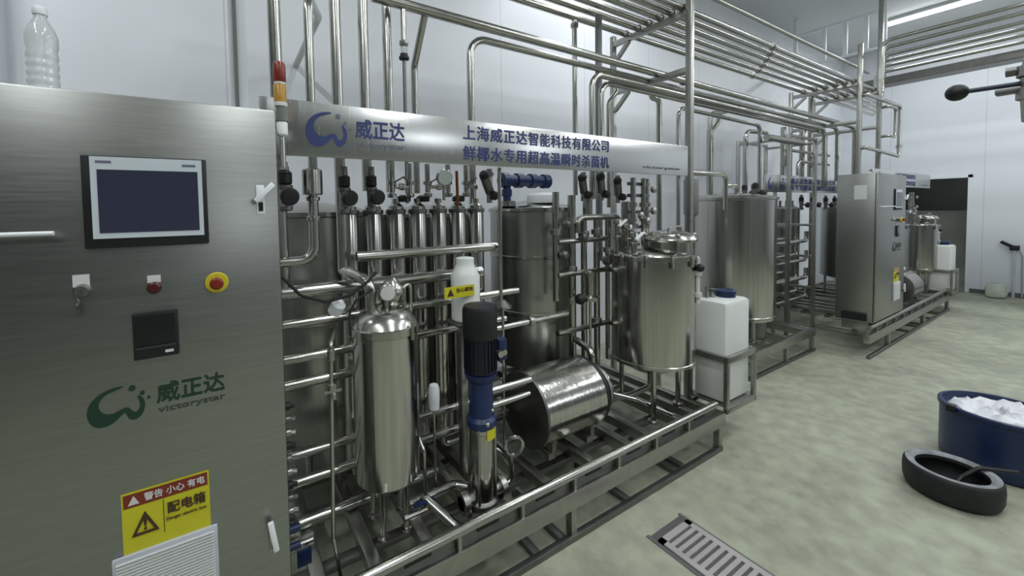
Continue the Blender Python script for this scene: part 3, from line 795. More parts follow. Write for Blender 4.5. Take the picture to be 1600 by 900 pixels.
# ---- six long pipes on the top level; they turn up and then run over the open floor at the far end
TOPX = [-.8, .474, .605, .722, -.8, 2.05]
DNX = {0: .184, 1: .436, 2: .590, 3: .746}
ENDX = [7.55, 7.90, 8.30, 8.62, 8.95, 9.33]
ordn = ['front', 'second', 'third', 'fourth', 'fifth', 'rear']
for k, y in enumerate(RY):
    pts = []
    if k in DNX:
        pts = [(DNX[k], y, 1.70 if k else 1.30), (DNX[k], y, RZ)]
        if k == 1: pts = [(DNX[k]+.005, y, 1.335), (DNX[k], y, RZ)]
    else: pts = [(.10, y, RZ)]
    pts += [(ENDX[k], y, RZ), (ENDX[k], y, 3.75), (ENDX[k], -4.55, 3.75)]
    pipe(pts, PR, '%s of the six long steel pipes on top of the overhead rack' % ordn[k], .09, group='long pipes on the rack top', unions=[((4.4+.15*k,y,RZ), Xx)])
pipe([(2.339,2.25,1.70),(2.339,2.25,RZ-PR)], .019, 'single drop pipe from the rear rack pipe down behind the sign lettering', unions=[((2.339,2.25,RZ-.06), Zx)])
# two more thin ones beyond, parallel to them
for k, (y, z) in enumerate(((1.755, RZ+.18), (2.08, RZ+.18))):
    pipe([(.2,y,z),(7.0,y,z)], .017, '%s thin steel pipe raised above the long rack pipes' % ('front', 'rear')[k], mat_=FRAME)
# ---- lower level: two thick pipes and those rising into them
LZ = 2.655
pipe([(.645,1.95,LZ),(7.3,1.95,LZ-.03),(7.3,1.95,1.75)], .027, 'thick steel pipe on the lower level of the rack passing over the whole sign', .1, unions=[((3.3,1.95,LZ-.013), Xx)])
pipe([(1.255,2.03,1.62),(1.255,2.03,LZ-.04),(6.95,2.03,LZ-.06),(6.95,2.03,1.9)], .022, 'steel pipe rising behind the sign lettering and turning right under the thick rack pipe', .11)
pipe([(.352,1.99,1.80),(.352,1.99,2.60),(.47,2.35,2.68),(.47,3.19,2.68)], .021, 'steel pipe behind the sign emblem bent over near the top of the picture', .09)
pipe([(.940,2.13,1.70),(.940,2.13,2.42),(.940,1.975,LZ-.01)], .020, 'steel pipe bent forward into the thick lower rack pipe', .09)
# pipe with sight glass
t = thing('sight_glass_pipe', (.806, 1.95, 1.64), 'thin upright pipe with a clear sight glass and black fitting above the sign emblem lettering', 'pipe')
part(MB().cyl((.806,1.95,1.64), (.806,1.95,2.39), .0095, 12), 'lower_pipe', DULL, t)
part(MB().cyl((.806,1.95,2.47), (.806,1.95,LZ-.028), .014, 14), 'upper_pipe', STEEL, t)
part(MB().lathe([(.012,2.375),(.026,2.378),(.026,2.39),(.020,2.392),(.020,2.405)], (.806,1.95,0), n=20), 'lower_fitting', BLACK, t)
part(MB().cyl((.806,1.95,2.404), (.806,1.95,2.448), .018, 18), 'sight_glass', SIGHT, t)
part(MB().lathe([(.021,2.448),(.023,2.452),(.023,2.468),(.014,2.474)], (.806,1.95,0), n=20), 'upper_fitting', FRAME, t)
# cluster near the right half of the sign
for k, (x, y, z, r) in enumerate(((2.17,1.93,2.52,.021), (2.32,1.98,2.50,.021))):
    pipe([(x,y,1.66),(x,y,z),(6.2+.2*k,y,z-.02),(6.2+.2*k,y,1.8)], r, '%s of the two pipes that rise behind the sign end lettering and turn right' % ('left','right')[k], .10)
pipe([(2.40,2.07,1.20),(2.40,2.07,3.02)], .025, 'thick grey conduit rising between two pipes behind the sign end', mat_=mat('conduit_grey', (.22,.23,.24), .45), name='conduit', cat='conduit')
pipe([(2.52,2.08,1.60),(2.52,2.08,2.40),(2.62,2.08,2.50),(2.62,2.08,2.62)], .017, 'slim steel pipe right of the grey conduit behind the sign', .06)
a = at(1030,180,Y=2.05)
pipe([(a.x,2.05,.03),(a.x,2.05,2.49),(a.x-.10,2.05,2.49),(a.x-.10,2.05,2.535)], .022, 'short hook-topped pipe left of the rack post over the plain end of the sign', .045)
a = at(1060,190,Y=2.15)
pipe([(a.x,2.15,.03),(a.x,2.15,2.50),(5.1,2.15,2.48),(5.1,2.15,1.75)], .019, 'pipe bent over beside the rack post and running on under the rack', .08)
# Y-topped pipe
a = at(1109,260,Y=2.62); x = a.x
t = thing('branched_pipe', (x, 2.62, .01), 'thick upright pipe with forked top right of the rack post', 'pipe')
part(MB().cyl((x,2.62,.002), (x,2.62,2.50), .035, 16), 'riser', STEEL, t)
part(MB().tube([(x,2.62,2.48),(x,2.62,2.70),(x+.36,2.62,2.76)], .026, .09, 12), 'straight_branch', STEEL, t)
part(MB().tube([(x,2.62,2.47),(x+.17,2.62,2.60),(x+.26,2.62,2.78),(x+.40,2.62,2.80)], .026, .06, 12), 'slanted_branch', STEEL, t)
a = at(1165,230,Y=2.3)
pipe([(a.x,2.3,1.66),(a.x,2.3,2.45),(a.x+.5,2.3,2.47)], .024, 'tall bent pipe rising from the middle tank to the rack', .1)
pipe([(6.08,2.3,1.97),(6.08,2.3,2.58)], .030, 'short thick pipe hanging from the rack left of the shelf frame post')
a = at(1085,270,Y=2.0); b = at(1134,272,Y=2.0)
pipe([(a.x-.2,2.0,a.z),(b.x,2.0,a.z),(b.x,2.0,1.56)], .022, 'level pipe right of the sign bending down into the middle tank', .05)
# ---- vessels of the tube bundle
bundle = t = thing('holding_tube_bundle', (.9, 1.95, .242), 'row of seven upright steel tubes under the sign', 'heat exchanger')
for k in range(7):
    x = .508+.1225*k
    tb = part(MB().lathe([(.020,.33),(.046,.36),(.046,1.60),(.040,1.625),(.020,1.64),(.020,1.665)], (x,1.98,0), n=24), 'tube', TANK, t)
    part(MB().lathe([(.0475,1.585),(.052,1.588),(.052,1.606),(.0475,1.609)], (x,1.98,0), n=24, cap=False), 'tube_clamp', DULL, tb)
for z in (.60, 1.22): part(MB().bar((.44,2.02,z), (1.31,2.02,z), .02, .05), 'tie_bar', FRAME, t)
for x in (.46, 1.28):
    part(MB().box((x-.02,2.03,.236), (x+.02,2.07,1.26)), 'support_post', FRAME, t, .003)
# return bends below the row
for k in range(0, 6, 2):
    x = .508+.1225*k
    part(MB().tube([(x,1.98,.335),(x,1.98,.275),(x+.1225,1.98,.275),(x+.1225,1.98,.335)], .019, .055, 10), 'return_bend', STEEL, t)
# ---- horizontal pipes along the skid
hor = [ # px, py on the plane Y, second px; label
 (445, 408, 1.80, None), ]
def hpipe(px0, py0, y, x1, r, label, x0=None, tail=None, **kw):
    a = at(px0, py0, Y=y)
    p = [(x0 if x0 is not None else a.x-.35, y, a.z), (x1, y, a.z)]
    if tail: p += [(x1+tail[0], y+tail[1], a.z+tail[2])]
    return pipe(p, r, label, .06, **kw)
a = at(490, 340, Y=1.74); b = at(460, 409, Y=1.74)
pipe([(a.x,1.74,1.655),(a.x,1.74,b.z),(-.1,1.74,b.z)], .021, 'pipe below the sign emblem bending left behind the control cabinet', .06)
hpipe(500, 452, 1.865, 1.20, .030, 'topmost thick level pipe between cabinet and filter vessel')
hpipe(500, 500, 1.86, 1.45, .020, 'second level pipe down between cabinet and filter vessel')
hpipe(500, 553, 1.85, 1.35, .020, 'third level pipe down, seen again between filter vessel and pump motor')
hpipe(500, 592, 1.86, .80, .022, 'fourth level pipe down between cabinet and filter vessel')
hpipe(500, 700, 1.85, 1.36, .019, 'fifth level pipe down, passing behind the pump coupling')
hpipe(500, 742, 1.83, 1.34, .021, 'sixth level pipe down, passing low behind the pump')
hpipe(500, 806, 1.82, .88, .026, 'lowest thick level pipe running to the foot of the pump', tail=None)
a = at(550, 404, Y=1.77); b = at(775, 385, Y=1.77)
pipe([(a.x+.02,1.77,b.z),(b.x,1.77,b.z)], .023, 'bright level pipe crossing in front of the upright tubes', name='process_pipe')
t = thing('pipe_stand', (b.x, 1.735, .24), 'slim upright stand with small round foot plate carrying the bright level pipe', 'stand')
zf = at(778, 478, Y=1.73).z
part(MB().cyl((b.x,1.73,zf), (b.x,1.73,1.84-.02), .010, 12), 'stand_post', STEEL, t)
part(MB().lathe([(.05,zf-.012),(.05,zf-.002),(.012,zf+.03)], (b.x+.01,1.73,0), n=22), 'stand_plate', STEEL, t)
part(MB().cyl((b.x+.01,1.73,.2355), (b.x+.01,1.73,zf-.012), .008, 10), 'stand_leg', STEEL, t)
a = at(775, 508, Y=1.82); b = at(886, 490, Y=1.82)
pipe([(a.x-.15,1.82,b.z-.005),(b.x,1.82,b.z)], .017, 'level pipe crossing the front of the large banded tank', unions=[((a.x+.25,1.82,b.z), Xx)])
a = at(772, 610, Y=1.62)
pipe([(1.02,1.62,a.z),(1.34,1.62,a.z)], .019, 'upper of two short level pipes between pump and cased motor')
a = at(772, 633, Y=1.63)
pipe([(1.02,1.63,a.z),(1.34,1.63,a.z)], .017, 'lower of two short level pipes between pump and cased motor')
# thin impulse lines
a = at(517, 540, Y=1.47); b = at(521, 840, Y=1.47); c = at(540, 900, Y=1.42)
t = thing('impulse_line', (a.x, 1.47, .25), 'thin upright tube with small ball valve in front of the filter vessel, left side', 'tube')
part(MB().tube([(a.x+.05,1.62,a.z+.01),(a.x,1.47,a.z+.01),(b.x,1.47,b.z),(c.x,c.y,c.z-.12)], .0075, .02, 10), 'tube', STEEL, t)
zz = at(517, 612, Y=1.47).z
part(MB().lathe([(.008,zz-.03),(.016,zz-.026),(.016,zz-.01),(.011,zz),(.016,zz+.01),(.016,zz+.026),(.008,zz+.03)], (a.x+.001,1.47,0), n=14).box((a.x-.03,1.455,zz+.0), (a.x+.03,1.462,zz+.010)), 'ball_valve', FRAME, t)
zz = at(517, 555, Y=1.47).z
part(MB().lathe([(.008,zz-.02),(.014,zz-.018),(.014,zz+.018),(.008,zz+.02)], (a.x,1.47,0), n=14), 'fitting', FRAME, t)
# diagonal strut and small hoses on the skid floor
a = at(668, 790, Z=.35)
pipe([(.70,1.60,.33),(.78,1.44,.265),(.80,1.40,.262)], .020, 'short sloping pipe end on the skid floor right of the filter vessel', .04)
pipe([(1.02,1.72,.42),(1.12,1.60,.40),(1.20,1.60,.27)], .012, 'small bent tube between pump and cased motor', .04)
pipe([(2.02,1.86,.40),(2.20,1.60,.37),(2.38,1.48,.27)], .015, 'thin tube slanting under the tank outlet toward the rail', .05)
pipe([(.66,1.66,.27),(.90,1.66,.27),(.955,1.60,.27),(.955,1.59,.30)], .022, 'suction pipe lying on the skid floor behind the pump foot', .04)
t = thing('drain_valve', (.67,1.56,.25), 'small valve with navy blue handle low beside the filter vessel foot', 'valve')
part(MB().cyl((.60,1.565,.29), (.74,1.565,.29), .014, 12).cyl((.67,1.565,.29), (.67,1.565,.32), .009, 10), 'valve_body', STEEL, t)
part(MB().box((.645,1.555,.32), (.74,1.575,.332)), 'lever', NAVY, t, .003)
t = thing('drain_valve', (.16,1.50,.25), 'small valve with navy blue handle at the lower corner of the control cabinet', 'valve')
part(MB().cyl((.14,1.60,.34), (.24,1.60,.34), .013, 12).cyl((.20,1.60,.34), (.20,1.55,.34), .008, 10), 'valve_body', STEEL, t)
part(MB().box((.175,1.538,.30), (.225,1.55,.36)), 'lever', NAVY, t, .003)
zz = at(655,630,Y=1.70).z
t = thing('dosing_cylinder', (.815,1.70,.236), 'white rounded plastic fitting on a thin stem between filter vessel and pump', 'fitting')
part(MB().lathe([(.012,-.05),(.026,-.045),(.028,0),(.028,.05),(.02,.07),(.01,.075)], (.815,1.70,zz), n=20), 'fitting_body', BRIGHT, t)
part(MB().cyl((.815,1.70,.236), (.815,1.70,zz-.048), .007, 10), 'stem', STEEL, t)
t = single(MB().lathe([(.024,0),(.027,.003),(.027,.045),(.012,.06)], at(522,488,Y=1.6), (.3,-.5,.75), 18), 'lamp_cap', BRIGHT, 'white plastic cap on the pipe left of the filter vessel lid', 'cap')
# black cable sagging across
p = [at(440,432,Y=1.60), at(470,462,Y=1.58), at(510,472,Y=1.56), at(545,462,Y=1.54), at(575,440,Y=1.53), at(588,425,Y=1.53)]
single(MB().tube(p, .006, .05, 8), 'signal_cable', BLACK, 'black cable sagging from the control cabinet to the gauge on the filter vessel', 'cable')
p = [at(582,452,Y=1.52), at(555,470,Y=1.52), at(546,490,Y=1.52), at(548,525,Y=1.50)]
single(MB().tube(p, .005, .05, 8), 'signal_cable', BLACK, 'black cable hanging down the left side of the filter vessel', 'cable')
# white chemical can with a yellow label on a bracket
def make_can():
    YC = 1.70; p = at(727, 440, Y=YC); zb = at(727, 500, Y=YC).z; zt = at(727, 402, Y=YC).z
    x = p.x; w_ = .072
    t = thing('chemical_can', (x, YC, zb), 'white plastic can with yellow warning label behind the pump motor', 'can')
    part(MB().lathe([(w_-.012,zb),(w_,zb+.012),(w_,zt-.09),(w_-.01,zt-.07),(.05,zt-.045),(.045,zt-.03),(.045,zt-.004),(.04,zt)], (x,YC,0), n=32), 'can_body', WHITE, t)
    l0, l1 = at(695, 468, Y=1.62), at(741, 444, Y=1.62)
    lb = part(MB().box((l0.x,1.62,l0.z), (l1.x,1.6225,l1.z)), 'warning_label', YELLOW, t)
    h = l1.z-l0.z; wd = l1.x-l0.x
    flat_part(poly_mesh([[(0,0),(1,0),(.5,.95)]]), 'warning_triangle', BROWN, lb, l0.x+.08*wd, l0.x+.30*wd, l0.z+.2*h, l0.z+.85*h, 1.6192)
    flat_part(text_mesh('当心腐蚀', .02), 'lettering', BROWN, lb, l0.x+.38*wd, l0.x+.95*wd, l0.z+.45*h, l0.z+.85*h, 1.6192)
    s = thing('can_bracket', (x, YC, .236), 'steel post with small shelf that holds the white chemical can', 'bracket')
    part(MB().box((x-.08,YC-.07,zb-.012), (x+.08,YC+.07,zb-.001)), 'shelf', FRAME, s)
    part(MB().box((x-.02,YC+.02,.236), (x+.02,YC+.06,zb-.012)), 'post', FRAME, s, .003)
make_can()

# ---------------------------------------------------------------- valves under the sign
def knob_valve(px, py, y, label, h=.10, knob=True, side=-1, tall=False):
    p = at(px, py, Y=y); x, z = p.x, p.z
    t = thing('knob_valve', (x, y, z-h*.6), label, 'valve', 'knob valves under the signs')
    part(MB().lathe([(.016,z-h*.75),(.026,z-h*.7),(.026,z-h*.55),(.018,z-h*.5),(.020,z),(.020,z+.01),(.028,z+.012),(.028,z+.026),(.018,z+.03),(.016,z+h)], (x,y,0), n=20), 'valve_body', DULL if knob else STEEL, t)
    if knob:
        part(MB().lathe([(.010,0),(.010,.03),(.030,.032),(.034,.04),(.034,.062),(.028,.070),(.01,.072)], (x,y-.015,z-.012), (.12,-1,-.15), 20), 'knob', BLACK, t)
        part(MB().lathe([(.022,z+.03),(.026,z+.035),(.026,z+.075),(.018,z+.082)], (x,y,0), n=18), 'indicator_cap', BLACK, t)
    if tall:
        part(MB().lathe([(.036,z+.035),(.040,z+.04),(.040,z+.135),(.034,z+.142)], (x,y,0), n=24), 'actuator', STEEL, t)
    return t
knob_valve(446, 300, 1.72, 'black knob valve under the sign right beside the control cabinet')
knob_valve(489, 318, 1.74, 'steel valve with tall cylinder actuator under the sign emblem', knob=False, tall=True)
knob_valve(538, 303, 1.80, 'first black knob valve below the emblem lettering', h=.12)
knob_valve(580, 302, 1.80, 'second black knob valve below the emblem lettering', h=.12)
def tri_valve(px, py, y, label, mirror=False):
    p = at(px, py, Y=y); x, z = p.x, p.z
    t = thing('tube_fitting', (x, y, z-.06), label, 'fitting', 'steel fittings above the upright tubes')
    part(MB().lathe([(.016,z-.055),(.024,z-.05),(.024,z-.035),(.014,z-.03),(.014,z+.01),(.024,z+.012),(.024,z+.028),(.014,z+.03),(.014,z+.12)], (x,y,0), n=18), 'body', STEEL, t)
    s = -1 if mirror else 1
    part(MB().cyl((x,y,z), (x+s*.055,y-.01,z), .010, 12).lathe([(.018,.050),(.018,.062)], (x,y-.01,z), (s,0,0), 14), 'side_port', STEEL, t)
    part(MB().bar((x,y-.02,z+.018), (x+s*.05,y-.035,z+.048), .010, .008), 'lever', DULL, t)
for k, px in enumerate((612, 640, 668, 700, 728)):
    tri_valve(px, 292, 1.93, '%s steel lever fitting above the upright tubes, counted from the left' % ('first','second','third','fourth','fifth')[k], k % 2 == 1)
for k, px in enumerate((630, 660, 715)):
    p = at(px, 312, Y=1.99)
    part(MB().lathe([(.03,0),(.036,.006),(.036,.026),(.02,.036)], (p.x,1.98,p.z-.012), n=18), 'tube_cap', BLACK, bundle)
p = at(693, 277, Y=1.86)
t = thing('pressure_gauge', (p.x, 1.86, p.z-.10), 'round pale pressure gauge right under the lower edge of the sign', 'gauge')
part(MB().lathe([(.042,0),(.042,.024),(.038,.027)], (p.x,1.86,p.z), (-.15,-1,-.1), 28), 'gauge_case', STEEL, t)
part(MB().lathe([(.037,.0268),(.037,.0285)], (p.x,1.86,p.z), (-.15,-1,-.1), 28), 'gauge_face', mat('pale_gauge_face', (.55,.62,.60), .4), t)
part(MB().cyl((p.x,1.86,p.z-.12), (p.x,1.86,p.z-.03), .008, 10), 'gauge_stem', STEEL, t)
p = at(715, 300, Y=1.84)
pipe([(p.x,1.84,p.z-.07),(p.x-.004,1.84,p.z+.11)], .008, 'thin copper coloured tube under the sign lettering', mat_=COPPER, n=8)
def slant_valve(px, py, y, label):
    p = at(px, py, Y=y); x, z = p.x, p.z
    t = thing('angle_seat_valve', (x, y, z-.08), label, 'valve', 'slanted seat valves')
    part(MB().cyl((x+.02,y,z-.09), (x+.02,y,z+.10), .017, 14).lathe([(.026,.06),(.026,.08)], (x+.02,y,z), n=16), 'valve_body', STEEL, t)
    part(MB().cyl((x+.02,y-.005,z-.03), (x-.045,y-.05,z+.05), .026, 16), 'slanted_actuator', DULL, t)
    part(MB().ball((x-.05,y-.055,z+.058), .028, 14), 'black_cap', BLACK, t)
    part(MB().ball((x+.03,y-.035,z-.05), .026, 14), 'black_knob', BLACK, t)
slant_valve(760, 292, 1.86, 'slanted valve with black caps at the right end of the upright tubes')
slant_valve(908, 293, 1.88, 'first slanted black-capped valve under the right half of the sign')
slant_valve(936, 292, 1.80, 'second slanted black-capped valve under the right half of the sign')
slant_valve(962, 297, 1.84, 'third slanted black-capped valve under the right half of the sign, next to bare wall')

# ---------------------------------------------------------------- valve manifold left of the tank
def make_manifold():
    y = 1.92
    P = lambda px, py, yy=y: at(px, py, Y=yy)
    t = thing('valve_manifold', (P(920,400).x, y, .236), 'tall steel pipe manifold with valves between the large banded tank and the polished tank', 'manifold')
    for px, top, bot, r in ((868,300,470,.022), (893,305,600,.026), (912,340,585,.021), (932,335,600,.022), (950,338,560,.022)):
        yy = y
        a, b = P(px,top,yy), P(px,bot,yy)
        part(MB().cyl((a.x,yy,max(.236,b.z)), (a.x,yy,a.z), r, 14), 'riser', STEEL, t)
    a, b = P(902,340), P(960,338)
    part(MB().tube([(a.x-.03,y-.03,a.z-.10),(a.x-.03,y-.03,a.z),(b.x,y-.03,a.z),(b.x+.03,y-.03,a.z-.12)], .021, .05, 12), 'top_pipe', STEEL, t)
    for py in (378, 430, 520):
        a, b = P(868,py), P(948,py)
        part(MB().cyl((a.x,y-.02,a.z), (b.x,y-.02,a.z), .018, 12), 'cross_pipe', STEEL, t)
    # valve with flange and its thin drain
    v = Vector((P(922,455,1.80).x, 1.80, P(922,455,1.80).z))
    part(MB().lathe([(.02,.13),(.034,.12),(.034,.09),(.030,.085),(.030,-.02),(.045,-.03),(.062,-.035),(.062,-.055),(.02,-.06)], v, (0,0,1), 24), 'strainer', STEEL, t)
    part(MB().cyl((v.x,1.80,.24), (v.x,1.80,v.z-.05), .0095, 10), 'drain_tube', STEEL, t)
    part(MB().ball((v.x-.09,1.80,v.z-.04), .035, 12), 'valve_knob', BLACK, t)
    for px, py in ((868,362),(893,345),(912,365),(932,362),(893,420),(950,390),(893,470),(932,500)):
        q = P(px,py, y-.0); part(MB().lathe([(.026,-.02),(.037,-.017),(.037,.017),(.026,.02)], (q.x,y,q.z), n=18), 'clamp', FRAME, t)
    for px, py in ((880,352),(905,372),(941,408),(875,400)):
        q = P(px,py,1.90); part(MB().lathe([(.012,0),(.03,.012),(.03,.045),(.015,.06)], (q.x,1.90,q.z), (.4,-1,.3), 16), 'sample_cock', DULL, t)
    a = P(918,310); 
    mb = MB().cyl((a.x,y,P(918,340).z), (a.x,y,a.z), .032, 18).lathe([(.04,0),(.04,.02)], (a.x,y,a.z), n=18)
    part(mb, 'actuator', STEEL, t)
    a = P(978,315,1.95)
    part(MB().cyl((a.x,1.95,P(978,350,1.95).z), (a.x,1.95,a.z), .036, 20).tube([(a.x,1.95,P(978,350,1.95).z),(a.x,1.95,P(978,372,1.95).z),(a.x-.10,1.96,P(978,372,1.95).z)], .016, .04, 10), 'air_filter', FRAME, t)
make_manifold()
a = at(1074, 335, Y=1.80)
t = thing('vent_filter', (a.x+.05,1.80,.01), 'dark grey upright filter housing behind the manway lid at the sign end', 'filter')
part(MB().lathe([(.02,a.z-.36),(.03,a.z-.35),(.030,a.z-.02),(.052,a.z),(.052,a.z+.27),(.045,a.z+.285),(.015,a.z+.29),(.015,a.z+.33)], (a.x+.05,1.80,0), n=26), 'housing', DULL, t)
part(MB().cyl((a.x+.05,1.80,.002), (a.x+.05,1.80,a.z-.355), .016, 12), 'stem', STEEL, t)
# ---------------------------------------------------------------- the second machine of the same make, farther down the hall
copy_tree(skid, (6.36,0,0), 'stainless skid frame of the farther machine by the doorway')
copy_tree(cabinet, (6.57,0,0), 'brushed steel control cabinet of the farther machine, its narrow side facing the camera')
copy_tree(sign, (6.6,0,0), 'sign panel of the farther machine, mostly hidden behind its control cabinet')
c = copy_tree(ptank, (6.62,0,0), 'polished tank with domed lid right of the far control cabinet, by the doorway')
c.scale = (.74,.74,.97)
copy_tree(drum, (6.05,-.13,0), 'cased pump motor of the farther machine, its round end just right of the far cabinet')
copy_tree(jug, (6.22,-.03,0), 'white dosing tank at the end of the farther skid, in front of the doorway')
copy_tree(stand, (6.22,-.03,0), 'steel tube stand around the white dosing tank by the doorway')
make_round_tank('balance_tank', 8.10, 2.25, .285, .50, 1.55, 'dull steel tank behind the far control cabinet', legz=.242, M_=BRUSH)
p = at(1340, 300, X=5.642)
single(MB().box((5.706,1.42,1.64), (5.7095,1.52,1.79)), 'notice_sheet', PAPER, 'pale notice sheet stuck high on the side of the far control cabinet', 'notice')
single(MB().box((5.68,1.40,.36), (5.709,1.60,.43)), 'cable_inlet', BLACK, 'black cable inlet low on the side of the far control cabinet', 'inlet')

# ---------------------------------------------------------------- middle unit, set back between the two machines
def make_mid_skid():
    x0, x1, y0, y1 = 4.0, 5.44, 1.735, 2.75
    t = thing('skid_frame', ((x0+x1)/2, 2.2, 0), 'low open skid frame of the middle unit right of the white dosing tank', 'frame', 'skid frames')
    part(MB().box((x0,y0,.17), (x1,y0+.05,.25)), 'front_beam', FRAME, t, .003)
    part(MB().box((x0,y1-.05,.17), (x1,y1,.25)), 'rear_beam', FRAME, t, .003)
    part(MB().box((x0,y0-.002,0), (x1,y0+.03,.03)), 'floor_bar', DULL, t, .003)
    for x in (4.0, 4.4, 4.85, 5.3, 5.39):
        part(MB().box((x,y0+.05,.175), (x+.05,y1-.05,.245)), 'cross_beam', FRAME, t, .003)
    for x in (4.02, 4.75, 5.38):
        part(MB().box((x,y0+.005,.03), (x+.035,y0+.04,.17)), 'leg', FRAME, t, .003)
        part(MB().box((x,y1-.04,0), (x+.035,y1-.005,.17)), 'leg', FRAME, t, .003)
make_mid_skid()
make_round_tank('storage_tank', 4.50, 2.17, .40, .47, 1.675, 'tall polished storage tank behind the white dosing tank in the middle', bands=(.50,), legz=.2505, rot=-2.0, cone=.12)
single(MB().lathe([(.10,.252),(.13,.26),(.13,.44),(.10,.46)], (4.55,1.98,0), n=28), 'pump_housing', DULL, 'dark round pump housing on the middle skid below the storage tank', 'pump')
pts = [(4.3,2.12,1.66+.05),(4.3,2.12,1.80),(4.45,2.08,1.80),(4.45,2.08,1.72)]
pipe(pts, .02, 'small looped pipe on top of the storage tank', .05)
for k, (x, y) in enumerate(((4.75,2.05),(4.62,1.98),(4.88,2.2))):
    p = knob_valve(600, 300, 1.9, '%s dark valve on top of the storage tank' % ('middle','left','right')[k], h=.09)
    b = Vector((x, y, 1.685)); p.location = b
# sign of the middle unit
SM = 2.12
t = thing('machine_sign', (5.6, SM, 1.75), 'small distant sign with two rows of blue lettering left of the far control cabinet', 'sign', 'machine signs')
SM = 2.12
a, b = at(1197, 288, Y=SM), at(1310, 288, Y=SM)
part(MB().box((a.x,SM,1.745), (b.x+.3,SM+.012,1.945)), 'sign_plate', SIGNM, t, .002)
flat_part(text_mesh('上海威正达智能科技有限公司', .02, 1.12), 'lettering', INK, t, a.x+.36, b.x-.12, 1.850, 1.920, SM-.002)
flat_part(text_mesh('鲜椰水专用超高温瞬时杀菌机', .02, 1.12), 'lettering', INK, t, a.x+.36, b.x-.12, 1.768, 1.838, SM-.002)
flat_part(poly_mesh([[(p.x, -p.y) for p in smooth_poly(LOGO_A, 3)]]), 'logo_mark', INK, t, a.x+.05, a.x+.17, 1.78, 1.91, SM-.002)
for x in (a.x+.02, 5.46):
    part(MB().box((x,SM+.013,0), (x+.03,SM+.043,1.92)), 'sign_post', FRAME, t, .002)
# shelf frame with level pipes
a = at(1231, 350, Y=2.06); xs = a.x
t = thing('pipe_shelf_frame', (xs, 2.1, 0), 'square post frame carrying many level pipes left of the far control cabinet', 'frame')
for x in (xs, xs+.75):
    for y in (2.06, 2.6):
        part(MB().box((x-.018,y-.018,0), (x+.018,y+.018,2.42)), 'post', FRAME, t, .003)
for z in (.55, .95, 1.35, 2.38):
    for x in (xs, xs+.75): part(MB().box((x-.015,2.078,z-.03), (x+.015,2.582,z)), 'cross_arm', FRAME, t, .002)
for y in (2.06, 2.6): part(MB().box((xs+.018,y-.015,2.385), (xs+.732,y+.015,2.415)), 'top_rail', FRAME, t, .002)
k = 0
lv = ('lowest','second','third','topmost')
for i, z in enumerate((.42, .66, .90, 1.12)):
    for j, y in enumerate((2.14, 2.28, 2.42)):
        z2 = z+.035*math.sin(3*i+2*j)
        pipe([(5.02,y,z2),(6.35+.1*j,y,z2),(6.35+.1*j,y,z2+.12)], .02+.004*((i+j) % 2), '%s level pipe of the middle unit, %s row' % (lv[i], ('front','middle','back')[j]), .05, n=10)
for i in range(6):
    x = 6.62+.215*i
    single(MB().lathe([(.02,.0),(.02,.18),(.095,.22),(.095,1.54),(.05,1.57),(.016,1.58),(.016,1.66)], (x,2.78,0), n=20), 'holding_tube', DULL, '%s dull upright tube behind the level pipes of the middle unit' % ('first','second','third','fourth','fifth','sixth')[i], 'tube', 'upright tubes of the middle unit')
for i, px in enumerate((1252, 1270, 1290, 1304)):
    p = at(px, 318, Y=2.2)
    o = knob_valve(px, 318, 2.2, '%s dark knob valve below the distant sign' % ('first','second','third','fourth')[i], h=.11)
# thin platform and small bent pipes over the middle unit
a = at(1198, 207, Y=2.05)
pipe([(a.x,2.05,a.z-.05),(a.x+.9,2.05,a.z-.05)], .035, 'short thick level pipe under the rack right of the bent tank pipe', .05, mat_=FRAME)
pipe([(5.6,2.1,2.05),(5.6,2.1,2.24),(6.9,2.1,2.24)], .018, 'upper small bent pipe above the distant sign', .06)
pipe([(5.95,2.1,1.95),(5.95,2.1,2.12),(6.9,2.1,2.12)], .018, 'lower small bent pipe above the distant sign', .06)
a = at(1280, 220, Y=2.2)
pipe([(6.35,2.2,1.95),(6.35,2.2,2.62)], .028, 'upright pipe just left of the rack posts over the distant sign', .05)
pipe([(6.75,2.25,1.92),(6.75,2.25,RZ-PR)], .028, 'upright pipe between the rack posts over the far cabinet', .05)
# pipe loop at the far end of the rack
pipe([(6.50,1.676,2.88),(6.50,1.64,2.88),(7.82,1.64,2.90),(7.82,1.64,2.23),(6.50,1.64,2.26),(6.50,1.676,2.26)], .022, 'rectangular pipe loop sticking out at the far end of the rack', .05, unions=[((7.82,1.64,2.36), Zx)])
pipe([(7.22,1.676,2.82),(7.22,1.60,2.82),(7.45,1.60,2.82),(7.45,1.60,2.45),(7.22,1.60,2.45),(7.22,1.676,2.45)], .018, 'inner smaller pipe loop at the far end of the rack', .05)
# high hanger frame over the far end
t = thing('hanger_frame', (8.0, 1.5, 3.70), 'pale steel hanger frame fixed to the ceiling above the far end of the pipe rack', 'frame')
xh = 8.05
part(MB().box((xh-.02,1.84,3.80), (xh+.02,2.95,3.835)), 'lower_bar', PALE, t)
part(MB().box((xh-.02,1.84,4.32), (xh+.02,2.95,4.355)), 'upper_bar', PALE, t)
for y in (2.90, 2.53, 2.28, 2.05, 1.86):
    part(MB().box((xh-.018,y-.025,3.835), (xh+.018,y+.025,ZC-.001 if y in (2.90,1.86) else 4.32)), 'hanger', PALE, t)
t = single(MB().box((9.50,-7.4,3.58), (9.80,2.5,3.70)), 'cable_tray', DULL, 'dark flat tray running beneath the high pipes along the far wall', 'tray')
for y in (-3,-1,.4,2.2):
    part(MB().box((9.64,y,3.701), (9.66,y+.02,ZC-.001)), 'tray_hanger', FRAME, t)
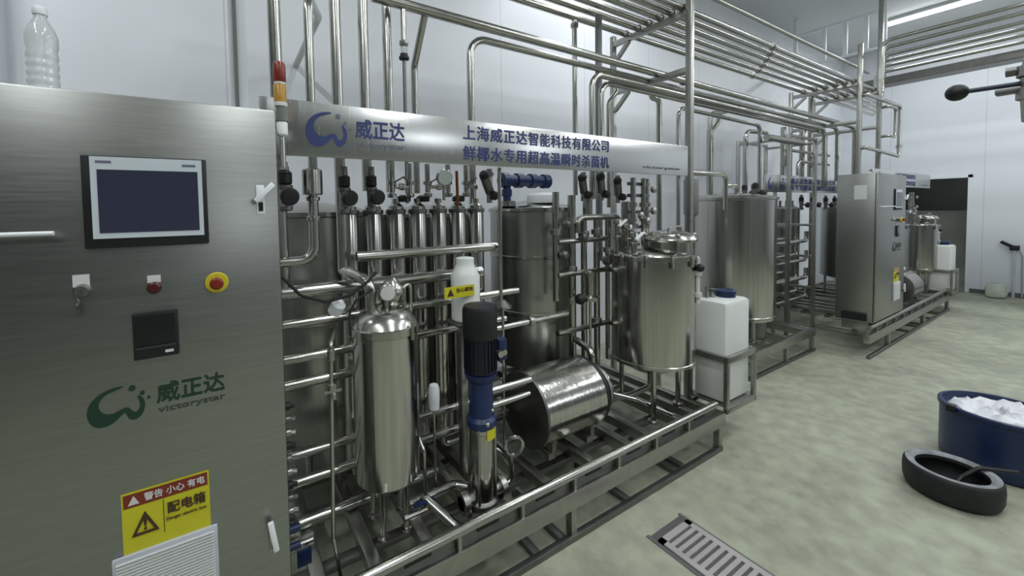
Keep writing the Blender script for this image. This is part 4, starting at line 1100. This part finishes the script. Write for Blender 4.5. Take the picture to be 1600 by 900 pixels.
# ---------------------------------------------------------------- pipe with lever valve close on the right
vx, vy = 3.05, .215
def make_lever():
    a, b = at(1495, 145, Y=.25), at(1592, 128, Y=.25)
    # a butterfly valve on a pipe drop from the ceiling
    d = Vector((0,0,0))
    X0 = 2.32
    A = at(1495, 145, X=X0); B = at(1594, 126, X=X0)
    t = thing('lever_valve', (X0, B.y-.03, B.z-.2), 'pipe drop with valve and long black ball lever at the upper right edge', 'valve')
    cx, cy, cz = X0, B.y-.035, B.z-.01
    part(MB().cyl((cx,cy,cz+.05), (cx,cy,ZC-.001), .019, 16), 'drop_pipe', STEEL, t)
    part(MB().lathe([(.02,-.135),(.030,-.13),(.034,-.06),(.044,-.055),(.044,-.02),(.036,-.015),(.036,.015),(.044,.02),(.044,.055),(.034,.06),(.030,.085),(.02,.09)], (cx,cy,cz), n=28), 'valve_body', FRAME, t)
    part(MB().box((cx-.02,cy+.03,cz-.030), (cx+.02,cy+.085,cz-.012)), 'locking_plate', DULL, t, .003)
    part(MB().cyl((cx,cy+.03,cz+.045), (cx,cy+.065,cz+.045), .016, 14), 'clamp_knob', DULL, t)
    l = part(MB().cyl((cx,cy+.03,cz), (A.x,A.y,A.z), .0085, 12), 'lever', mat('lever_dark_steel', (.06,.07,.09), .4, .6), t)
    part(MB().ball((A.x,A.y,A.z), .030, 20), 'ball_grip', BLACK, l)
make_lever()

# ---------------------------------------------------------------- floor drain, drum, tyre
def make_drain():
    x0, x1, y0, y1 = 1.705, 1.945, .25, 1.125
    t = thing('floor_drain', ((x0+x1)/2, .7, .0), 'slotted pale steel drain grating set in the floor in the foreground', 'drain')
    part(MB().box((x0-.02,y0,.0005), (x0-.002,y1+.05,.004)).box((x1+.002,y0,.0005), (x1+.02,y1+.05,.004)), 'channel_edge', TRIM, t)
    part(MB().box((x0-.002,y0,.0004), (x1+.002,y1+.04,.0022)), 'channel_pan', mat('drain_pan_grey', (.10,.095,.095), .7), t)
    g = MATG = mat('pale_grating', (.44,.41,.41), .5, .2, noise=.08, nscale=15)
    mb = MB().box((x0,y0,.0025), (x0+.03,y1,.012)).box((x1-.03,y0,.0025), (x1,y1,.012)).box((x0,y1-.03,.0025), (x1,y1,.012))
    y = y1-.050
    while y > y0:
        mb.box((x0+.03,y-.013,.0025), (x1-.03,y+.006,.012)); y -= .034
    part(mb, 'grating', g, t)
make_drain()

def make_drum_barrel():
    x, y = 3.95, .36
    zt = .35
    r = .252
    t = thing('blue_drum', (x, y, 0), 'blue plastic tub lined with a crumpled white bag, standing on the floor at the right', 'drum')
    part(MB().lathe([(r-.02,.001),(r-.004,.012),(r,.04),(r,zt-.03),(r+.008,zt-.026),(r+.008,zt-.004),(r,zt),(r-.010,zt),(r-.012,zt-.05),(r-.02,.02),(.01,.015)], (x,y,0), n=64), 'tub', NAVY, t)
    part(MB().box((x-r*.80-.02,y+r*.62,zt-.03), (x-r*.80+.025,y+r*.62+.04,zt+.012)), 'grip', BLACK, t, .005)
    # crumpled bag
    mb = MB(); rnd = random.Random(4)
    n, k = 56, 10
    V = []; Fs = []
    for i in range(k+1):
        rr = (r-.014)*(1-i/k)
        for j in range(n):
            a = 2*PI*j/n
            z = zt-.055+.035*min(1, (i)/2)+rnd.uniform(-.010,.012)+.016*math.sin(3*a+i)+.012*math.sin(7*a-2*i)
            if i == 0: z = zt-.07
            V.append((x+max(rr,.003)*math.cos(a), y+max(rr,.003)*math.sin(a), z))
    for i in range(k):
        for j in range(n):
            j2 = (j+1) % n
            Fs.append((i*n+j, i*n+j2, (i+1)*n+j2, (i+1)*n+j))
    mb._add(V, Fs)
    part(mb, 'white_bag', BAG, t, ang=60)
make_drum_barrel()

def make_tyre():
    x, y, R, h = 3.345, .47, .184, .150
    t = thing('scrap_tyre', (x, y, 0), 'worn black rubber tyre lying flat on the floor in front of the blue tub', 'tyre')
    ri = .134
    pr = [(ri,.012),(ri+.02,.002),(R-.03,.002),(R-.012,.014),(R-.002,.045),(R,h-.05),(R-.003,h-.016),(R-.012,h-.004),(R-.025,h),(ri+.012,h-.004),(ri,h-.014),(ri-.002,h-.030),(ri+.014,h-.05),(ri+.025,h*.45),(ri+.012,.03),(ri,.012)]
    part(MB().lathe(pr, (x,y,0), n=72, cap=False), 'tyre_casing', RUBBER, t)
    mb = MB().lathe([(ri+.001,h-.0125),(ri+.012,h-.0025),(R-.025,h+.0015),(R-.012,h-.0025)], (x,y,0), n=72, cap=False)
    part(mb, 'dusty_sidewall', DUSTY, t)
    part(MB().lathe([(.01,.004),(ri-.002,.004),(ri+.003,.010)], (x,y,0), n=48), 'inner_floor', BLACK, t)
    single(MB().tube([(x-.02,y-.0,.02),(x+.05,y-.03,.09),(x+.09,y-.085,h+.008),(x+.19,y-.20,h+.012)], .011, .04, 8), 'rubber_strap', BLACK, 'black strap lying over the tyre rim next to the blue tub', 'strap')
make_tyre()

# ---------------------------------------------------------------- by the far wall
def make_hydrant():
    x, y = XB-.06, .965
    t = thing('wall_tap', (x, y, 0), 'thin upright standpipe with black tap head against the far wall', 'tap')
    part(MB().cyl((x,y,0), (x,y,.80), .018, 12), 'standpipe', mat('pale_pipe', (.55,.58,.62), .4), t)
    part(MB().box((x-.04,y-.05,.78), (x+.04,y+.05,.86)).bar((x-.03,y+.02,.84), (x-.03,y+.14,.92), .04, .05), 'tap_head', BLACK, t, .008)
    part(MB().tube([(x-.02,y-.04,.80),(x-.03,y-.08,.70),(x-.03,y-.09,.02)], .012, .05, 8), 'hose', mat('grey_hose', (.35,.37,.4), .5), t)
make_hydrant()
mb = MB(); rnd = random.Random(2)
mb.box((10.72,1.00,.001), (11.00,1.22,.23))
single(mb, 'white_sack', mat('pale_sack', (.50,.54,.47), .7, noise=.15, nscale=8, bump=.3), 'pale low sack lying at the foot of the far wall', 'sack', bevel=.06)
